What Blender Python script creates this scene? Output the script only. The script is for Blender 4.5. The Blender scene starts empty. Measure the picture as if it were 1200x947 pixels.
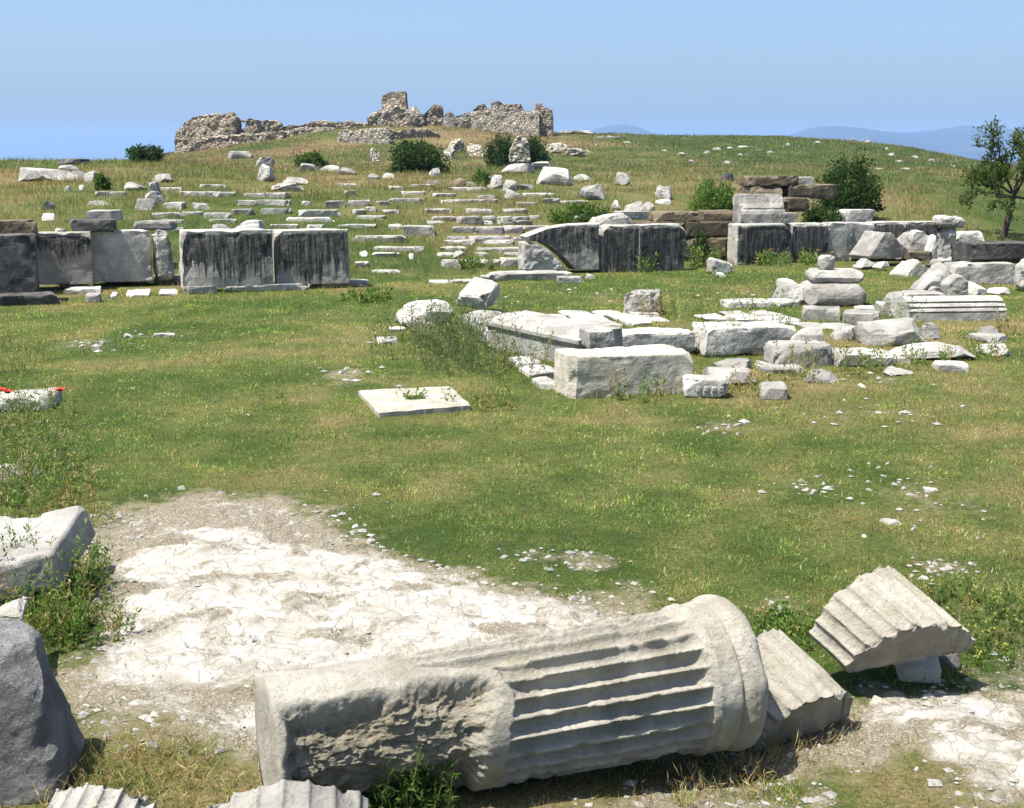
import bpy, bmesh, math, random
import numpy as np
from mathutils import Vector, Matrix

R = math.radians
SC = bpy.context.scene
COL = SC.collection
random.seed(7)

# ------------------------------------------------------------------ camera
FPX = 1448.0                       # focal length in pixels of the 1200-wide photograph
CAMH = 2.2
PITCH = math.atan((473.5 - 190.0) / FPX)
cam_d = bpy.data.cameras.new("camera")
cam_d.sensor_width = 36.0
cam_d.lens = 36.0 * FPX / 1200.0
cam_d.clip_start = 0.05
cam_d.clip_end = 40000.0
cam = bpy.data.objects.new("camera", cam_d)
COL.objects.link(cam)
cam.location = (0, 0, CAMH)
cam.rotation_euler = (math.pi / 2 - PITCH, 0, 0)
SC.camera = cam

# ------------------------------------------------------------------ sky, sun, exposure
SUN_AZ = R(-114.0)                  # clockwise from +Y (away from the camera); negative = to the left
SUN_EL = R(67.0)
world = bpy.data.worlds.new("World")
SC.world = world
world.use_nodes = True
wn = world.node_tree.nodes
sky = wn.new("ShaderNodeTexSky")
sky.sky_type = 'NISHITA'
sky.sun_disc = False
sky.sun_elevation = SUN_EL
sky.sun_rotation = SUN_AZ
sky.altitude = 0.0
sky.air_density = 1.0
sky.dust_density = 3.0
sky.ozone_density = 7.0
bg = wn["Background"]
bg.inputs["Strength"].default_value = 0.10
world.node_tree.links.new(sky.outputs[0], bg.inputs["Color"])
sun_d = bpy.data.lights.new("sun", 'SUN')
sun_d.energy = 5.0
sun_d.angle = R(0.53)
sun_d.color = (1.0, 0.955, 0.88)
sun = bpy.data.objects.new("sun", sun_d)
COL.objects.link(sun)
SDIR = Vector((math.sin(SUN_AZ) * math.cos(SUN_EL), math.cos(SUN_AZ) * math.cos(SUN_EL), math.sin(SUN_EL)))
sun.rotation_euler = SDIR.to_track_quat('Z', 'Y').to_euler()
sun.location = (-20, 30, 50)
SC.view_settings.view_transform = 'Standard'
SC.view_settings.look = 'None'
SC.view_settings.exposure = 1.08
SC.view_settings.gamma = 1.0
SC.cycles.volume_bounces = 3
SC.view_settings.use_curve_mapping = False

# ------------------------------------------------------------------ numpy noise
def _hash(ix, iy, iz, seed):
    h = (ix.astype(np.int64) * 374761393 + iy.astype(np.int64) * 668265263 + iz.astype(np.int64) * 2147483647 + seed * 1274126177) & 0xFFFFFFFF
    h = ((h ^ (h >> 13)) * 1274126177) & 0xFFFFFFFF
    h = (h ^ (h >> 16)) & 0xFFFFFFFF
    h = (h * 2246822519) & 0xFFFFFFFF
    h = h ^ (h >> 15)
    return h.astype(np.float64) / 4294967295.0

def vnoise(P, seed=0):
    P = np.asarray(P, float)
    i = np.floor(P)
    f = P - i
    u = f * f * f * (f * (f * 6 - 15) + 10)
    i = i.astype(np.int64)
    out = 0
    for dx in (0, 1):
        for dy in (0, 1):
            for dz in (0, 1):
                w = (u[:, 0] if dx else 1 - u[:, 0]) * (u[:, 1] if dy else 1 - u[:, 1]) * (u[:, 2] if dz else 1 - u[:, 2])
                out = out + w * _hash(i[:, 0] + dx, i[:, 1] + dy, i[:, 2] + dz, seed)
    return out * 2 - 1

def fbm(P, octv=3, seed=0, gain=0.5):
    P = np.asarray(P, float)
    a, s, t = 1.0, 0, 0
    for o in range(octv):
        s = s + a * vnoise(P * (2.03 ** o) + 17.3 * o, seed + o)
        t += a
        a *= gain
    return s / t

def fbm2(x, y, scale, octv=3, seed=0):
    x = np.atleast_1d(np.asarray(x, float)); y = np.atleast_1d(np.asarray(y, float))
    return fbm(np.stack([x.ravel() / scale, y.ravel() / scale, np.zeros(x.size)], 1), octv, seed).reshape(x.shape)

def worley2(x, y, scale, seed=0):
    """distance to the nearest and second nearest feature point, and the cell's random value"""
    X = x.ravel() / scale; Y = y.ravel() / scale
    ix = np.floor(X); iy = np.floor(Y)
    d1 = np.full(X.shape, 9.0); d2 = np.full(X.shape, 9.0); cid = np.zeros(X.shape)
    z = np.zeros(X.shape)
    for a in (-1, 0, 1):
        for b in (-1, 0, 1):
            cx = ix + a; cy = iy + b
            px = cx + _hash(cx, cy, z, seed); py = cy + _hash(cx, cy, z, seed + 5)
            d = np.hypot(px - X, py - Y)
            r = _hash(cx, cy, z, seed + 9)
            closer = d < d1
            d2 = np.where(closer, d1, np.minimum(d2, d))
            cid = np.where(closer, r, cid)
            d1 = np.where(closer, d, d1)
    return d1.reshape(x.shape), d2.reshape(x.shape), cid.reshape(x.shape)

def sstep(a, b, x):
    t = np.clip((x - a) / (b - a), 0, 1)
    return t * t * (3 - 2 * t)

# ------------------------------------------------------------------ terrain height
def ease(xs, ys, x):
    return np.interp(x, xs, ys)

CREST_X = [-90, -62, -52, -45, -41, -38, -33, -29, -25, -20, -12, -6, -2, 2, 8, 14, 22, 30, 39, 45, 51, 58, 70, 95]
CREST_Z = [0.5, 1.5, 1.6, 2.0, 2.6, 3.1, 3.9, 4.6, 5.2, 5.9, 6.3, 6.2, 5.8, 5.5, 5.3, 5.1, 5.0, 5.0, 4.4, 3.6, 2.6, 2.0, 1.2, 0.0]

def height(x, y, bumps=True):
    x = np.asarray(x, float); y = np.asarray(y, float)
    yy = np.maximum(y, 1.0)
    t = y - (24.6 + 0.47 * np.clip(x, -10, 8))
    z = ease([-50, 0, 1.5, 4, 7, 10, 14, 22, 36, 55, 300], [0, 0, .08, .45, .85, 1.15, 1.35, 1.55, 1.7, 1.75, 1.75], t)
    xa = x * 140.0 / np.maximum(yy, 30.0)
    side = sstep(44, 60, xa)
    z = z * (1 - 0.22 * side * sstep(25, 30, y))
    crest = ease(CREST_X, CREST_Z, xa)
    wallish = sstep(-24, -19, xa) * sstep(-1, -8, xa)          # the slope steps up behind the retaining wall
    s1 = ease([68, 80, 100, 121, 126, 140], [0, .03, .20, .46, .72, 1], y)
    s0 = ease([68, 80, 100, 120, 140], [0, .04, .26, .62, 1], y)
    s = s0 * (1 - wallish) + s1 * wallish
    z = z + (crest - 1.75) * s
    z = z + 0.5 * np.exp(-((y - 60) / 16.0) ** 2) * sstep(-28, -42, xa)
    fall = sstep(146, 420, y)
    z = z * (1 - fall) + (-7.0) * fall
    out = sstep(120, 400, np.abs(x))
    z = z * (1 - out) + (-7.0) * out
    z = z - .10 * np.exp(-(((x - .75) / .55) ** 2 + ((y - 4.45) / .45) ** 2))
    if bumps:
        a = sstep(23, 40, y)
        z = z + (0.02 + 0.10 * a) * fbm2(x, y, 3.1, 3, 3) + 0.10 * a * fbm2(x, y, 9.0, 2, 8) * sstep(40, 60, y)
        z = z + 0.012 * fbm2(x, y, 0.6, 2, 5)
    return z

# ------------------------------------------------------------------ photograph pixel -> place on the ground
_cp, _sp = math.cos(PITCH), math.sin(PITCH)
def ray(px, py):
    a = (px - 600.0) / FPX; b = (473.5 - py) / FPX
    return np.array([a, _cp + b * _sp, -_sp + b * _cp])

_T = np.geomspace(2.5, 400, 900)
def ground(px, py):
    d = ray(px, py)
    T = _T
    for step in (0, 1):
        P = np.array([0, 0, CAMH]) + T[:, None] * d
        below = P[:, 2] <= height(P[:, 0], P[:, 1])
        k = int(np.argmax(below)) if below.any() else len(T) - 1
        if step == 0: T = np.linspace(T[max(k - 1, 0)], T[k] + 1e-3, 40)
    return Vector(P[k])

def at(px, py, Y):
    d = ray(px, py)
    t = Y / d[1]
    return Vector((0, 0, CAMH)) + Vector(d) * t

def depth_of(P):
    return P.y * _cp + (CAMH - P.z) * _sp

def hz(x, y):
    return float(height(np.array([x]), np.array([y]))[0])

# ------------------------------------------------------------------ object helpers
def tag(o, label=None, cat=None, group=None, kind=None):
    if label: o["label"] = label
    if cat: o["category"] = cat
    if group: o["group"] = group
    if kind: o["kind"] = kind
    return o

def empty(name, loc, rz=0.0):
    o = bpy.data.objects.new(name, None)
    COL.objects.link(o)
    o.empty_display_size = 0.1
    o.location = loc
    o.rotation_euler = (0, 0, rz)
    return o

def link(name, me, mat, parent=None):
    o = bpy.data.objects.new(name, me)
    COL.objects.link(o)
    if mat is not None and len(me.materials) == 0:
        me.materials.append(mat)
    if parent is not None:
        o.parent = parent
    return o

def np_mesh(name, V, F, cols=None, smooth=False):
    """F: (n,3) or (n,4) index array, or a list of such"""
    if not isinstance(F, list): F = [F]
    me = bpy.data.meshes.new(name)
    V = np.asarray(V, np.float32)
    me.vertices.add(len(V)); me.vertices.foreach_set("co", V.ravel())
    loops = np.concatenate([f.ravel() for f in F]).astype(np.int32)
    tot = np.concatenate([np.full(len(f), f.shape[1], np.int32) for f in F])
    start = np.concatenate([[0], np.cumsum(tot)[:-1]]).astype(np.int32)
    me.loops.add(len(loops)); me.loops.foreach_set("vertex_index", loops)
    me.polygons.add(len(tot)); me.polygons.foreach_set("loop_start", start); me.polygons.foreach_set("loop_total", tot)
    me.update(calc_edges=True)
    if cols is not None:
        at_ = me.attributes.new("col", 'FLOAT_COLOR', 'POINT')
        c = np.ones((len(V), 4), np.float32); c[:, :cols.shape[1]] = cols
        at_.data.foreach_set("color", c.ravel())
    me.polygons.foreach_set("use_smooth", np.full(len(tot), smooth))
    return me

# ------------------------------------------------------------------ materials
class NT:
    def __init__(self, name):
        self.m = bpy.data.materials.new(name); self.m.use_nodes = True
        self.t = self.m.node_tree; self.n = self.t.nodes; self.l = self.t.links
        self.b = self.n["Principled BSDF"]; self.out = self.n["Material Output"]
        self.b.inputs["Specular IOR Level"].default_value = 0.25
    def node(self, t, **kw):
        n = self.n.new(t)
        for k, v in kw.items(): setattr(n, k, v)
        return n
    def link(self, a, b): self.l.new(a, b)
    def val(self, sock, v):
        if isinstance(v, bpy.types.NodeSocket): self.link(v, sock)
        else: sock.default_value = v
    def noise(self, vec, scale, detail=5, rough=.55, dist=0.0):
        n = self.node("ShaderNodeTexNoise"); self.link(vec, n.inputs["Vector"])
        n.inputs["Scale"].default_value = scale; n.inputs["Detail"].default_value = detail
        n.inputs["Roughness"].default_value = rough; n.inputs["Distortion"].default_value = dist
        return n.outputs["Fac"]
    def ramp(self, fac, stops):
        r = self.node("ShaderNodeValToRGB"); self.link(fac, r.inputs[0])
        e = r.color_ramp.elements
        while len(e) < len(stops): e.new(0.5)
        for k, (p, c) in enumerate(stops):
            e[k].position = p
            e[k].color = (c, c, c, 1) if isinstance(c, (int, float)) else (*c, 1)
        return r.outputs[0]
    def mix(self, fac, a, b, mode='MIX'):
        m = self.node("ShaderNodeMix", data_type='RGBA', blend_type=mode)
        self.val(m.inputs[0], fac)
        for s, v in ((m.inputs[6], a), (m.inputs[7], b)):
            if isinstance(v, tuple): v = (*v, 1) if len(v) == 3 else v
            self.val(s, v)
        return m.outputs[2]
    def math(self, op, a, b=0.0, clamp=False):
        m = self.node("ShaderNodeMath", operation=op, use_clamp=clamp)
        self.val(m.inputs[0], a); self.val(m.inputs[1], b)
        return m.outputs[0]
    def mapping(self, vec, scale=(1, 1, 1), loc=(0, 0, 0)):
        m = self.node("ShaderNodeMapping"); self.link(vec, m.inputs[0])
        m.inputs["Scale"].default_value = scale; m.inputs["Location"].default_value = loc
        return m.outputs[0]
    def voronoi(self, vec, scale, feature='F1', out="Distance", rand=1.0):
        v = self.node("ShaderNodeTexVoronoi", feature=feature); self.link(vec, v.inputs["Vector"])
        v.inputs["Scale"].default_value = scale; v.inputs["Randomness"].default_value = rand
        return v.outputs[out]
    def bump(self, h, strength=.4, dist=.01, prev=None):
        b = self.node("ShaderNodeBump"); self.link(h, b.inputs["Height"])
        b.inputs["Strength"].default_value = strength; b.inputs["Distance"].default_value = dist
        if prev is not None: self.link(prev, b.inputs["Normal"])
        return b.outputs[0]

def stone_mat(name, light, grey, dirt=(.16, .13, .09), grey_amt=.5, lichen=.35, stain=0.0, vein=0.0, rough=.88, bump=.5, scale=1.0, lo=.84, floor=.42, brk=False, warm=(.5, .42, .28), warm_amt=.25):
    k = NT(name)
    tc = k.node("ShaderNodeTexCoord"); oi = k.node("ShaderNodeObjectInfo")
    off = k.node("ShaderNodeVectorMath", operation='ADD')
    sc = k.node("ShaderNodeCombineXYZ")
    r50 = k.math('MULTIPLY', oi.outputs["Random"], 40.0)
    for i in range(3): k.link(r50, sc.inputs[i])
    k.link(tc.outputs["Object"], off.inputs[0]); k.link(sc.outputs[0], off.inputs[1])
    v = off.outputs[0]
    big = k.noise(v, 2.4 * scale, 6, .6, .4)
    c = k.mix(k.ramp(big, [(.5 - grey_amt * .3, 0.0), (.72 - grey_amt * .2, 1.0)]), light, grey)
    c = k.mix(k.math('MULTIPLY', k.ramp(k.noise(v, 5.5 * scale, 5, .65), [(.52, 0), (.72, 1)]), warm_amt), c, warm)
    tint = k.ramp(oi.outputs["Random"], [(0, .66), (1, 1.08)])
    c = k.mix(1.0, c, tint, 'MULTIPLY')
    sp = k.ramp(k.noise(v, 16 * scale, 8, .75), [(.56, 0), (.68, 1)])
    c = k.mix(k.math('MULTIPLY', sp, lichen), c, (.12, .115, .105))
    pit = k.ramp(k.noise(v, 60 * scale, 3, .6), [(.60, 0), (.70, 1)])
    c = k.mix(k.math('MULTIPLY', pit, .35), c, dirt)
    if brk:
        at_ = k.node("ShaderNodeAttribute", attribute_name="col")
        sp_ = k.node("ShaderNodeSeparateColor"); k.link(at_.outputs["Color"], sp_.inputs[0])
        bf = k.math('MULTIPLY', sp_.outputs[0], k.ramp(k.noise(v, 7, 7, .7, .8), [(.36, .25), (.56, .85)]))
        c = k.mix(bf, c, (.235, .20, .13))
        bf2 = k.math('MULTIPLY', sp_.outputs[0], k.ramp(k.noise(v, 13, 6, .7), [(.52, 0), (.64, .7)]))
        c = k.mix(bf2, c, (.11, .10, .075))
    if vein > 0:
        vn = k.ramp(k.voronoi(k.mapping(v, (1, 1, .5)), 3.2, 'DISTANCE_TO_EDGE'), [(0, 1), (.03, 0)])
        vb = k.math('MULTIPLY', vn, k.ramp(k.noise(v, 5, 3), [(.5, 0), (.62, vein)]))
        c = k.mix(vb, c, (.6, .58, .54))
    if stain > 0:
        g = k.node("ShaderNodeSeparateXYZ"); k.link(tc.outputs["Generated"], g.inputs[0])
        nn = k.node("ShaderNodeSeparateXYZ"); k.link(tc.outputs["Normal"], nn.inputs[0])
        streak = k.noise(k.mapping(v, (6.0, 6.0, .22)), 2.2, 8, .7)
        blob = k.noise(v, 1.15, 3, .5)
        mz = k.math('ADD', k.math('MULTIPLY', g.outputs[2], .62), k.math('MULTIPLY', streak, .85))
        mz = k.math('ADD', mz, k.math('MULTIPLY', blob, .80))
        mz = k.math('ADD', mz, k.math('MULTIPLY', k.math('SUBTRACT', oi.outputs["Random"], .62), .30))
        mask = k.ramp(mz, [(lo, 0), (lo + .18, .45), (lo + .36, 1)])
        side = k.ramp(k.math('ABSOLUTE', nn.outputs[1]), [(.55, 0), (.8, 1)])
        rim = k.ramp(k.math('ADD', g.outputs[2], k.math('MULTIPLY', k.noise(v, 9, 3), .12)), [(.97, 1), (1.035, 0)])
        ends = k.ramp(k.math('ADD', k.math('ABSOLUTE', k.math('SUBTRACT', g.outputs[0], .5)), k.math('MULTIPLY', k.noise(v, 4, 3), .2)), [(.56, 1), (.64, .2)])
        mask = k.math('MULTIPLY', k.math('MULTIPLY', mask, side), k.math('MULTIPLY', rim, ends))
        fine = k.ramp(k.noise(k.mapping(v, (9.0, 9.0, .8)), 2.6, 8, .75), [(.36, floor), (.56, 1)])
        c = k.mix(k.math('MULTIPLY', k.math('MULTIPLY', mask, fine), stain), c, (.022, .021, .02))
    k.link(c, k.b.inputs["Base Color"])
    k.b.inputs["Roughness"].default_value = rough
    h1 = k.noise(v, 18 * scale, 9, .75)
    h2 = k.noise(v, 110 * scale, 4, .6)
    h0 = k.noise(v, 6 * scale, 6, .65)
    n = k.bump(h0, bump * .8, .08); n = k.bump(h1, bump * 1.5, .035, n); n = k.bump(h2, bump * .5, .004, n)
    k.link(n, k.b.inputs["Normal"])
    return k.m

M = {}
M['white'] = stone_mat("white_marble", (.56, .54, .485), (.31, .295, .26), grey_amt=.5, lichen=.75, warm=(.42, .36, .25), warm_amt=.35)
M['cream'] = stone_mat("cream_marble", (.58, .54, .445), (.38, .35, .275), grey_amt=.42, lichen=.45, warm=(.42, .36, .22), warm_amt=.5, scale=2.2, bump=.5)
M['cream_break'] = stone_mat("cream_marble_with_old_break", (.56, .525, .435), (.37, .34, .27), grey_amt=.42, lichen=.5, warm=(.42, .36, .22), warm_amt=.5, scale=2.2, bump=.5, brk=True)
M['grey'] = stone_mat("weathered_grey_marble", (.49, .465, .41), (.25, .24, .215), grey_amt=.6, lichen=.7)
M['stain'] = stone_mat("streaked_marble", (.49, .46, .395), (.31, .295, .255), grey_amt=.5, lichen=.6, stain=.97)
M['black'] = stone_mat("black_crusted_marble", (.45, .43, .37), (.28, .27, .24), grey_amt=.5, lichen=.6, stain=.98, lo=.68, floor=.62)
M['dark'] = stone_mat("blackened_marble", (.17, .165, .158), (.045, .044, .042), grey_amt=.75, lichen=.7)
M['blue'] = stone_mat("dark_bluish_stone", (.60, .585, .56), (.30, .295, .285), grey_amt=.6, lichen=.35, vein=.5, warm_amt=.08, bump=1.3, scale=1.6)
M['step'] = stone_mat("step_marble", (.48, .46, .41), (.27, .26, .225), grey_amt=.5, lichen=.7, warm=(.4, .33, .2), warm_amt=.4)
M['brown'] = stone_mat("brown_sandstone", (.21, .165, .10), (.10, .082, .058), grey_amt=.6, lichen=.6, warm=(.26, .19, .10), warm_amt=.4)
M['rock'] = stone_mat("rough_limestone", (.45, .43, .385), (.23, .22, .195), grey_amt=.55, lichen=.6, warm=(.36, .30, .19), warm_amt=.35)

def rubble_mat(name, a, b, scale):
    k = NT(name)
    tc = k.node("ShaderNodeTexCoord")
    v = tc.outputs["Object"]
    nz = k.node("ShaderNodeTexNoise"); k.link(v, nz.inputs["Vector"]); nz.inputs["Scale"].default_value = 1.3; nz.inputs["Detail"].default_value = 4
    wob = k.node("ShaderNodeVectorMath", operation='MULTIPLY_ADD')
    k.link(nz.outputs["Color"], wob.inputs[0]); wob.inputs[1].default_value = (.35, .35, .35); k.link(v, wob.inputs[2])
    w = k.mapping(wob.outputs[0], (1, 1, 1.7))
    cell = k.voronoi(w, scale, 'F1', "Color")
    edge = k.voronoi(w, scale, 'DISTANCE_TO_EDGE')
    sep = k.node("ShaderNodeSeparateColor"); k.link(cell, sep.inputs[0])
    c = k.mix(sep.outputs[0], a, b)
    c = k.mix(k.ramp(k.noise(v, .35, 5, .6), [(.45, 0), (.62, .7)]), c, (.42, .38, .29))
    c = k.mix(k.ramp(k.noise(v, 1.6, 6, .7), [(.55, 0), (.68, .55)]), c, (.10, .085, .06))
    c = k.mix(k.ramp(edge, [(0, .6), (.07, 0)]), c, (.10, .085, .065))
    k.link(c, k.b.inputs["Base Color"]); k.b.inputs["Roughness"].default_value = .95
    n = k.bump(k.ramp(edge, [(0, 0), (.15, 1)]), .9, .25)
    n = k.bump(k.noise(v, 5, 6, .7), .8, .2, n)
    k.link(n, k.b.inputs["Normal"])
    return k.m
M['masonry'] = rubble_mat("rubble_masonry", (.46, .385, .285), (.29, .24, .175), 2.0)
M['masonry_pale'] = rubble_mat("pale_rubble_masonry", (.54, .485, .385), (.38, .34, .27), 2.4)

def leaf_mat(name, trans=.3, rough=.6):
    k = NT(name)
    a = k.node("ShaderNodeAttribute", attribute_name="col")
    k.link(a.outputs["Color"], k.b.inputs["Base Color"])
    k.b.inputs["Roughness"].default_value = rough
    k.b.inputs["Specular IOR Level"].default_value = .04
    tr = k.node("ShaderNodeBsdfTranslucent")
    bright = k.mix(1.0, a.outputs["Color"], (1.25, 1.3, .7), 'MULTIPLY')
    k.link(bright, tr.inputs["Color"])
    ms = k.node("ShaderNodeMixShader"); ms.inputs[0].default_value = trans
    k.link(k.b.outputs[0], ms.inputs[1]); k.link(tr.outputs[0], ms.inputs[2])
    k.link(ms.outputs[0], k.out.inputs["Surface"])
    return k.m
M['leaf'] = leaf_mat("leaf", .4)
M['blade'] = leaf_mat("grass_blade", .5, .7)

def bark_mat():
    k = NT("bark")
    tc = k.node("ShaderNodeTexCoord")
    v = k.mapping(tc.outputs["Object"], (1, 1, .25))
    c = k.ramp(k.noise(v, 30, 6, .7), [(.3, (.030, .022, .016)), (.7, (.10, .075, .055))])
    k.link(c, k.b.inputs["Base Color"]); k.b.inputs["Roughness"].default_value = .95
    k.link(k.bump(k.noise(v, 40, 5, .7), .8, .02), k.b.inputs["Normal"])
    return k.m
M['bark'] = bark_mat()

def flat_mat(name, c, rough=.7):
    k = NT(name)
    tc = k.node("ShaderNodeTexCoord")
    n = k.noise(tc.outputs["Object"], 40, 4)
    k.link(k.mix(n, tuple(x * .8 for x in c), tuple(min(1, x * 1.15) for x in c)), k.b.inputs["Base Color"])
    k.b.inputs["Roughness"].default_value = rough
    return k.m
M['stem'] = flat_mat("green_stem", (.15, .19, .07))
M['dry_stem'] = flat_mat("dry_stem", (.34, .28, .15))
M['poppy'] = flat_mat("poppy_red", (.55, .02, .012))
# ------------------------------------------------------------------ where bare rock shows through the turf
def px_poly(pts):
    return np.array([[p.x, p.y] for p in (ground(a, b) for a, b in pts)])

def poly_sdf(poly, x, y):
    x = np.asarray(x, float); y = np.asarray(y, float)
    d = np.full(x.shape, 1e9); ins = np.zeros(x.shape, bool)
    n = len(poly)
    for i in range(n):
        ax, ay = poly[i]; bx, by = poly[(i + 1) % n]
        ex, ey = bx - ax, by - ay
        t = np.clip(((x - ax) * ex + (y - ay) * ey) / (ex * ex + ey * ey), 0, 1)
        d = np.minimum(d, np.hypot(x - ax - t * ex, y - ay - t * ey))
        cross = ((ay > y) != (by > y)) & (x < (bx - ax) * (y - ay) / (by - ay + 1e-12) + ax)
        ins ^= cross
    return np.where(ins, d, -d)

PATCHES = [
    (px_poly([(88, 640), (170, 596), (250, 578), (330, 588), (400, 622), (470, 655), (590, 683), (700, 704), (770, 716), (790, 745), (640, 790), (470, 800), (330, 812), (306, 860), (230, 872), (150, 850), (96, 820), (130, 760), (118, 690)]), 1.0),
    (px_poly([(905, 890), (985, 840), (1040, 812), (1110, 815), (1180, 812), (1240, 840), (1260, 940), (1180, 948), (1140, 905), (1075, 880), (1000, 893), (940, 905)]), 1.0),
    (px_poly([(780, 962), (860, 925), (930, 945), (900, 975)]), .9),
    (px_poly([(1160, 775), (1200, 768), (1225, 795), (1170, 800)]), .8),
]
SPOTS = [(405, 441, .55, .8), (105, 404, .9, .6), (185, 393, .7, .5), (990, 492, .5, .55), (1045, 482, .4, .5), (1130, 590, .5, .4),
         (700, 712, .35, .7), (740, 708, .3, .7), (690, 660, .22, .7), (620, 655, .25, .6), (380, 606, .4, .6), (900, 715, .25, .5),
         (440, 402, .5, .5), (850, 500, .35, .55), (955, 570, .45, .5), (1055, 573, .5, .45), (1110, 668, .3, .6),
         (300, 598, .5, .6), (240, 588, .4, .5), (1030, 445, .5, .5), (560, 352, .9, .5), (700, 345, 1.1, .5), (860, 345, 1.0, .4)]
SPOTS = [((ground(a, b)).x, (ground(a, b)).y, r, s) for a, b, r, s in SPOTS]

def bareness(x, y):
    x = np.asarray(x, float); y = np.asarray(y, float)
    m = np.zeros(x.shape)
    near = (y > 3) & (y < 9) & (np.abs(x) < 5)
    if near.any():
        xs, ys = x[near], y[near]
        nz = .26 * fbm2(xs, ys, .45, 4, 21) + .14 * fbm2(xs, ys, .10, 2, 25)
        v = np.zeros(xs.shape)
        for poly, s in PATCHES:
            v = np.maximum(v, s * sstep(-.42, .40, poly_sdf(poly, xs, ys) + nz))
        m[near] = v
    for sx, sy, r, s in SPOTS:
        d = np.hypot((x - sx), (y - sy) * .7)
        k = d < r * 1.6
        if k.any():
            m[k] = np.maximum(m[k], .62 * s * sstep(.85, .1, d[k] / r + .6 * fbm2(x[k], y[k], .35, 3, 33)))
    return m

def dryness(x, y):
    """0 = lush green, 1 = straw"""
    d = .32 + .58 * fbm2(x, y, 2.2, 3, 41) + .42 * fbm2(x, y, .5, 2, 43)
    far = sstep(24, 34, y)
    d = d * (1 - .4 * far) + far * (.30 + .85 * fbm2(x, y * .45, 6.0, 4, 47)) + far * .30 * np.exp(-((y - 45) / 9.0) ** 2) * sstep(12, 0, x) - .25 * far * sstep(4, 14, x)
    d = d + .30 * np.exp(-((y - 17.2) / 1.1) ** 2) * sstep(-4, 2, x) * (1 - far)      # the trodden brown strip behind the altar
    d = d - .25 * sstep(0, -3.0, x) * sstep(7.2, 8.5, y) * (1 - sstep(12, 14, y))
    d = d + .45 * np.exp(-((y - 4.1) / .5) ** 2)
    return np.clip(d, 0, 1)

# ------------------------------------------------------------------ ground sheet
def axis(dense_lo, dense_hi, step, lo, hi, grow):
    a = list(np.arange(dense_lo, dense_hi + 1e-6, step))
    s = step
    while a[-1] < hi: s *= grow; a.append(a[-1] + s)
    s = step
    while a[0] > lo: s *= grow; a.insert(0, a[0] - s)
    return np.array(a)
gx = axis(-2.9, 2.9, .022, -9000, 9000, 1.055)
gy = axis(3.5, 7.2, .022, -300, 8300, 1.035)
GX, GY = np.meshgrid(gx, gy)
GZ = height(GX, GY)
bare = bareness(GX, GY)
k_ = (bare > .02) & (GY < 9)
bx, by = GX[k_], GY[k_]
wx = bx + .05 * fbm2(bx, by, .12, 2, 55); wy = by + .05 * fbm2(bx, by, .12, 2, 57)
d1, d2, cid = worley2(wx, wy * 1.35, .17, 61)
e1, e2, cid2 = worley2(wx, wy, .06, 67)
plate = sstep(.02, .12, d2 - d1) * (.008 + .022 * cid) + .010 * cid2 * sstep(.02, .2, e2 - e1) + .016 * fbm2(bx, by, .25, 3, 71)
GZ[k_] += bare[k_] * plate
dry = dryness(GX, GY)
ny, nx = GX.shape
idx = np.arange(nx * ny).reshape(ny, nx)
F = np.stack([idx[:-1, :-1], idx[:-1, 1:], idx[1:, 1:], idx[1:, :-1]], -1).reshape(-1, 4)
INNER = [px_poly([(112, 668), (180, 632), (290, 618), (390, 640), (470, 668), (590, 694), (700, 712), (775, 735), (640, 792), (470, 802), (400, 814), (335, 815), (290, 835), (220, 835), (165, 815), (130, 770), (148, 715)]),
         px_poly([(985, 860), (1040, 820), (1110, 822), (1180, 818), (1240, 850), (1200, 940), (1130, 890), (1060, 868)])]
gritty = np.ones(GX.shape)
kk = bare > .02
for poly in INNER:
    sd = poly_sdf(poly, GX[kk], GY[kk]) + .30 * fbm2(GX[kk], GY[kk], .38, 4, 83)
    gritty[kk] = np.minimum(gritty[kk], 1 - sstep(-.08, .14, sd))
gcol = np.stack([bare.ravel(), dry.ravel(), gritty.ravel()], 1)
g_me = np_mesh("ground", np.stack([GX.ravel(), GY.ravel(), GZ.ravel()], 1), F, gcol, True)

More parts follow.
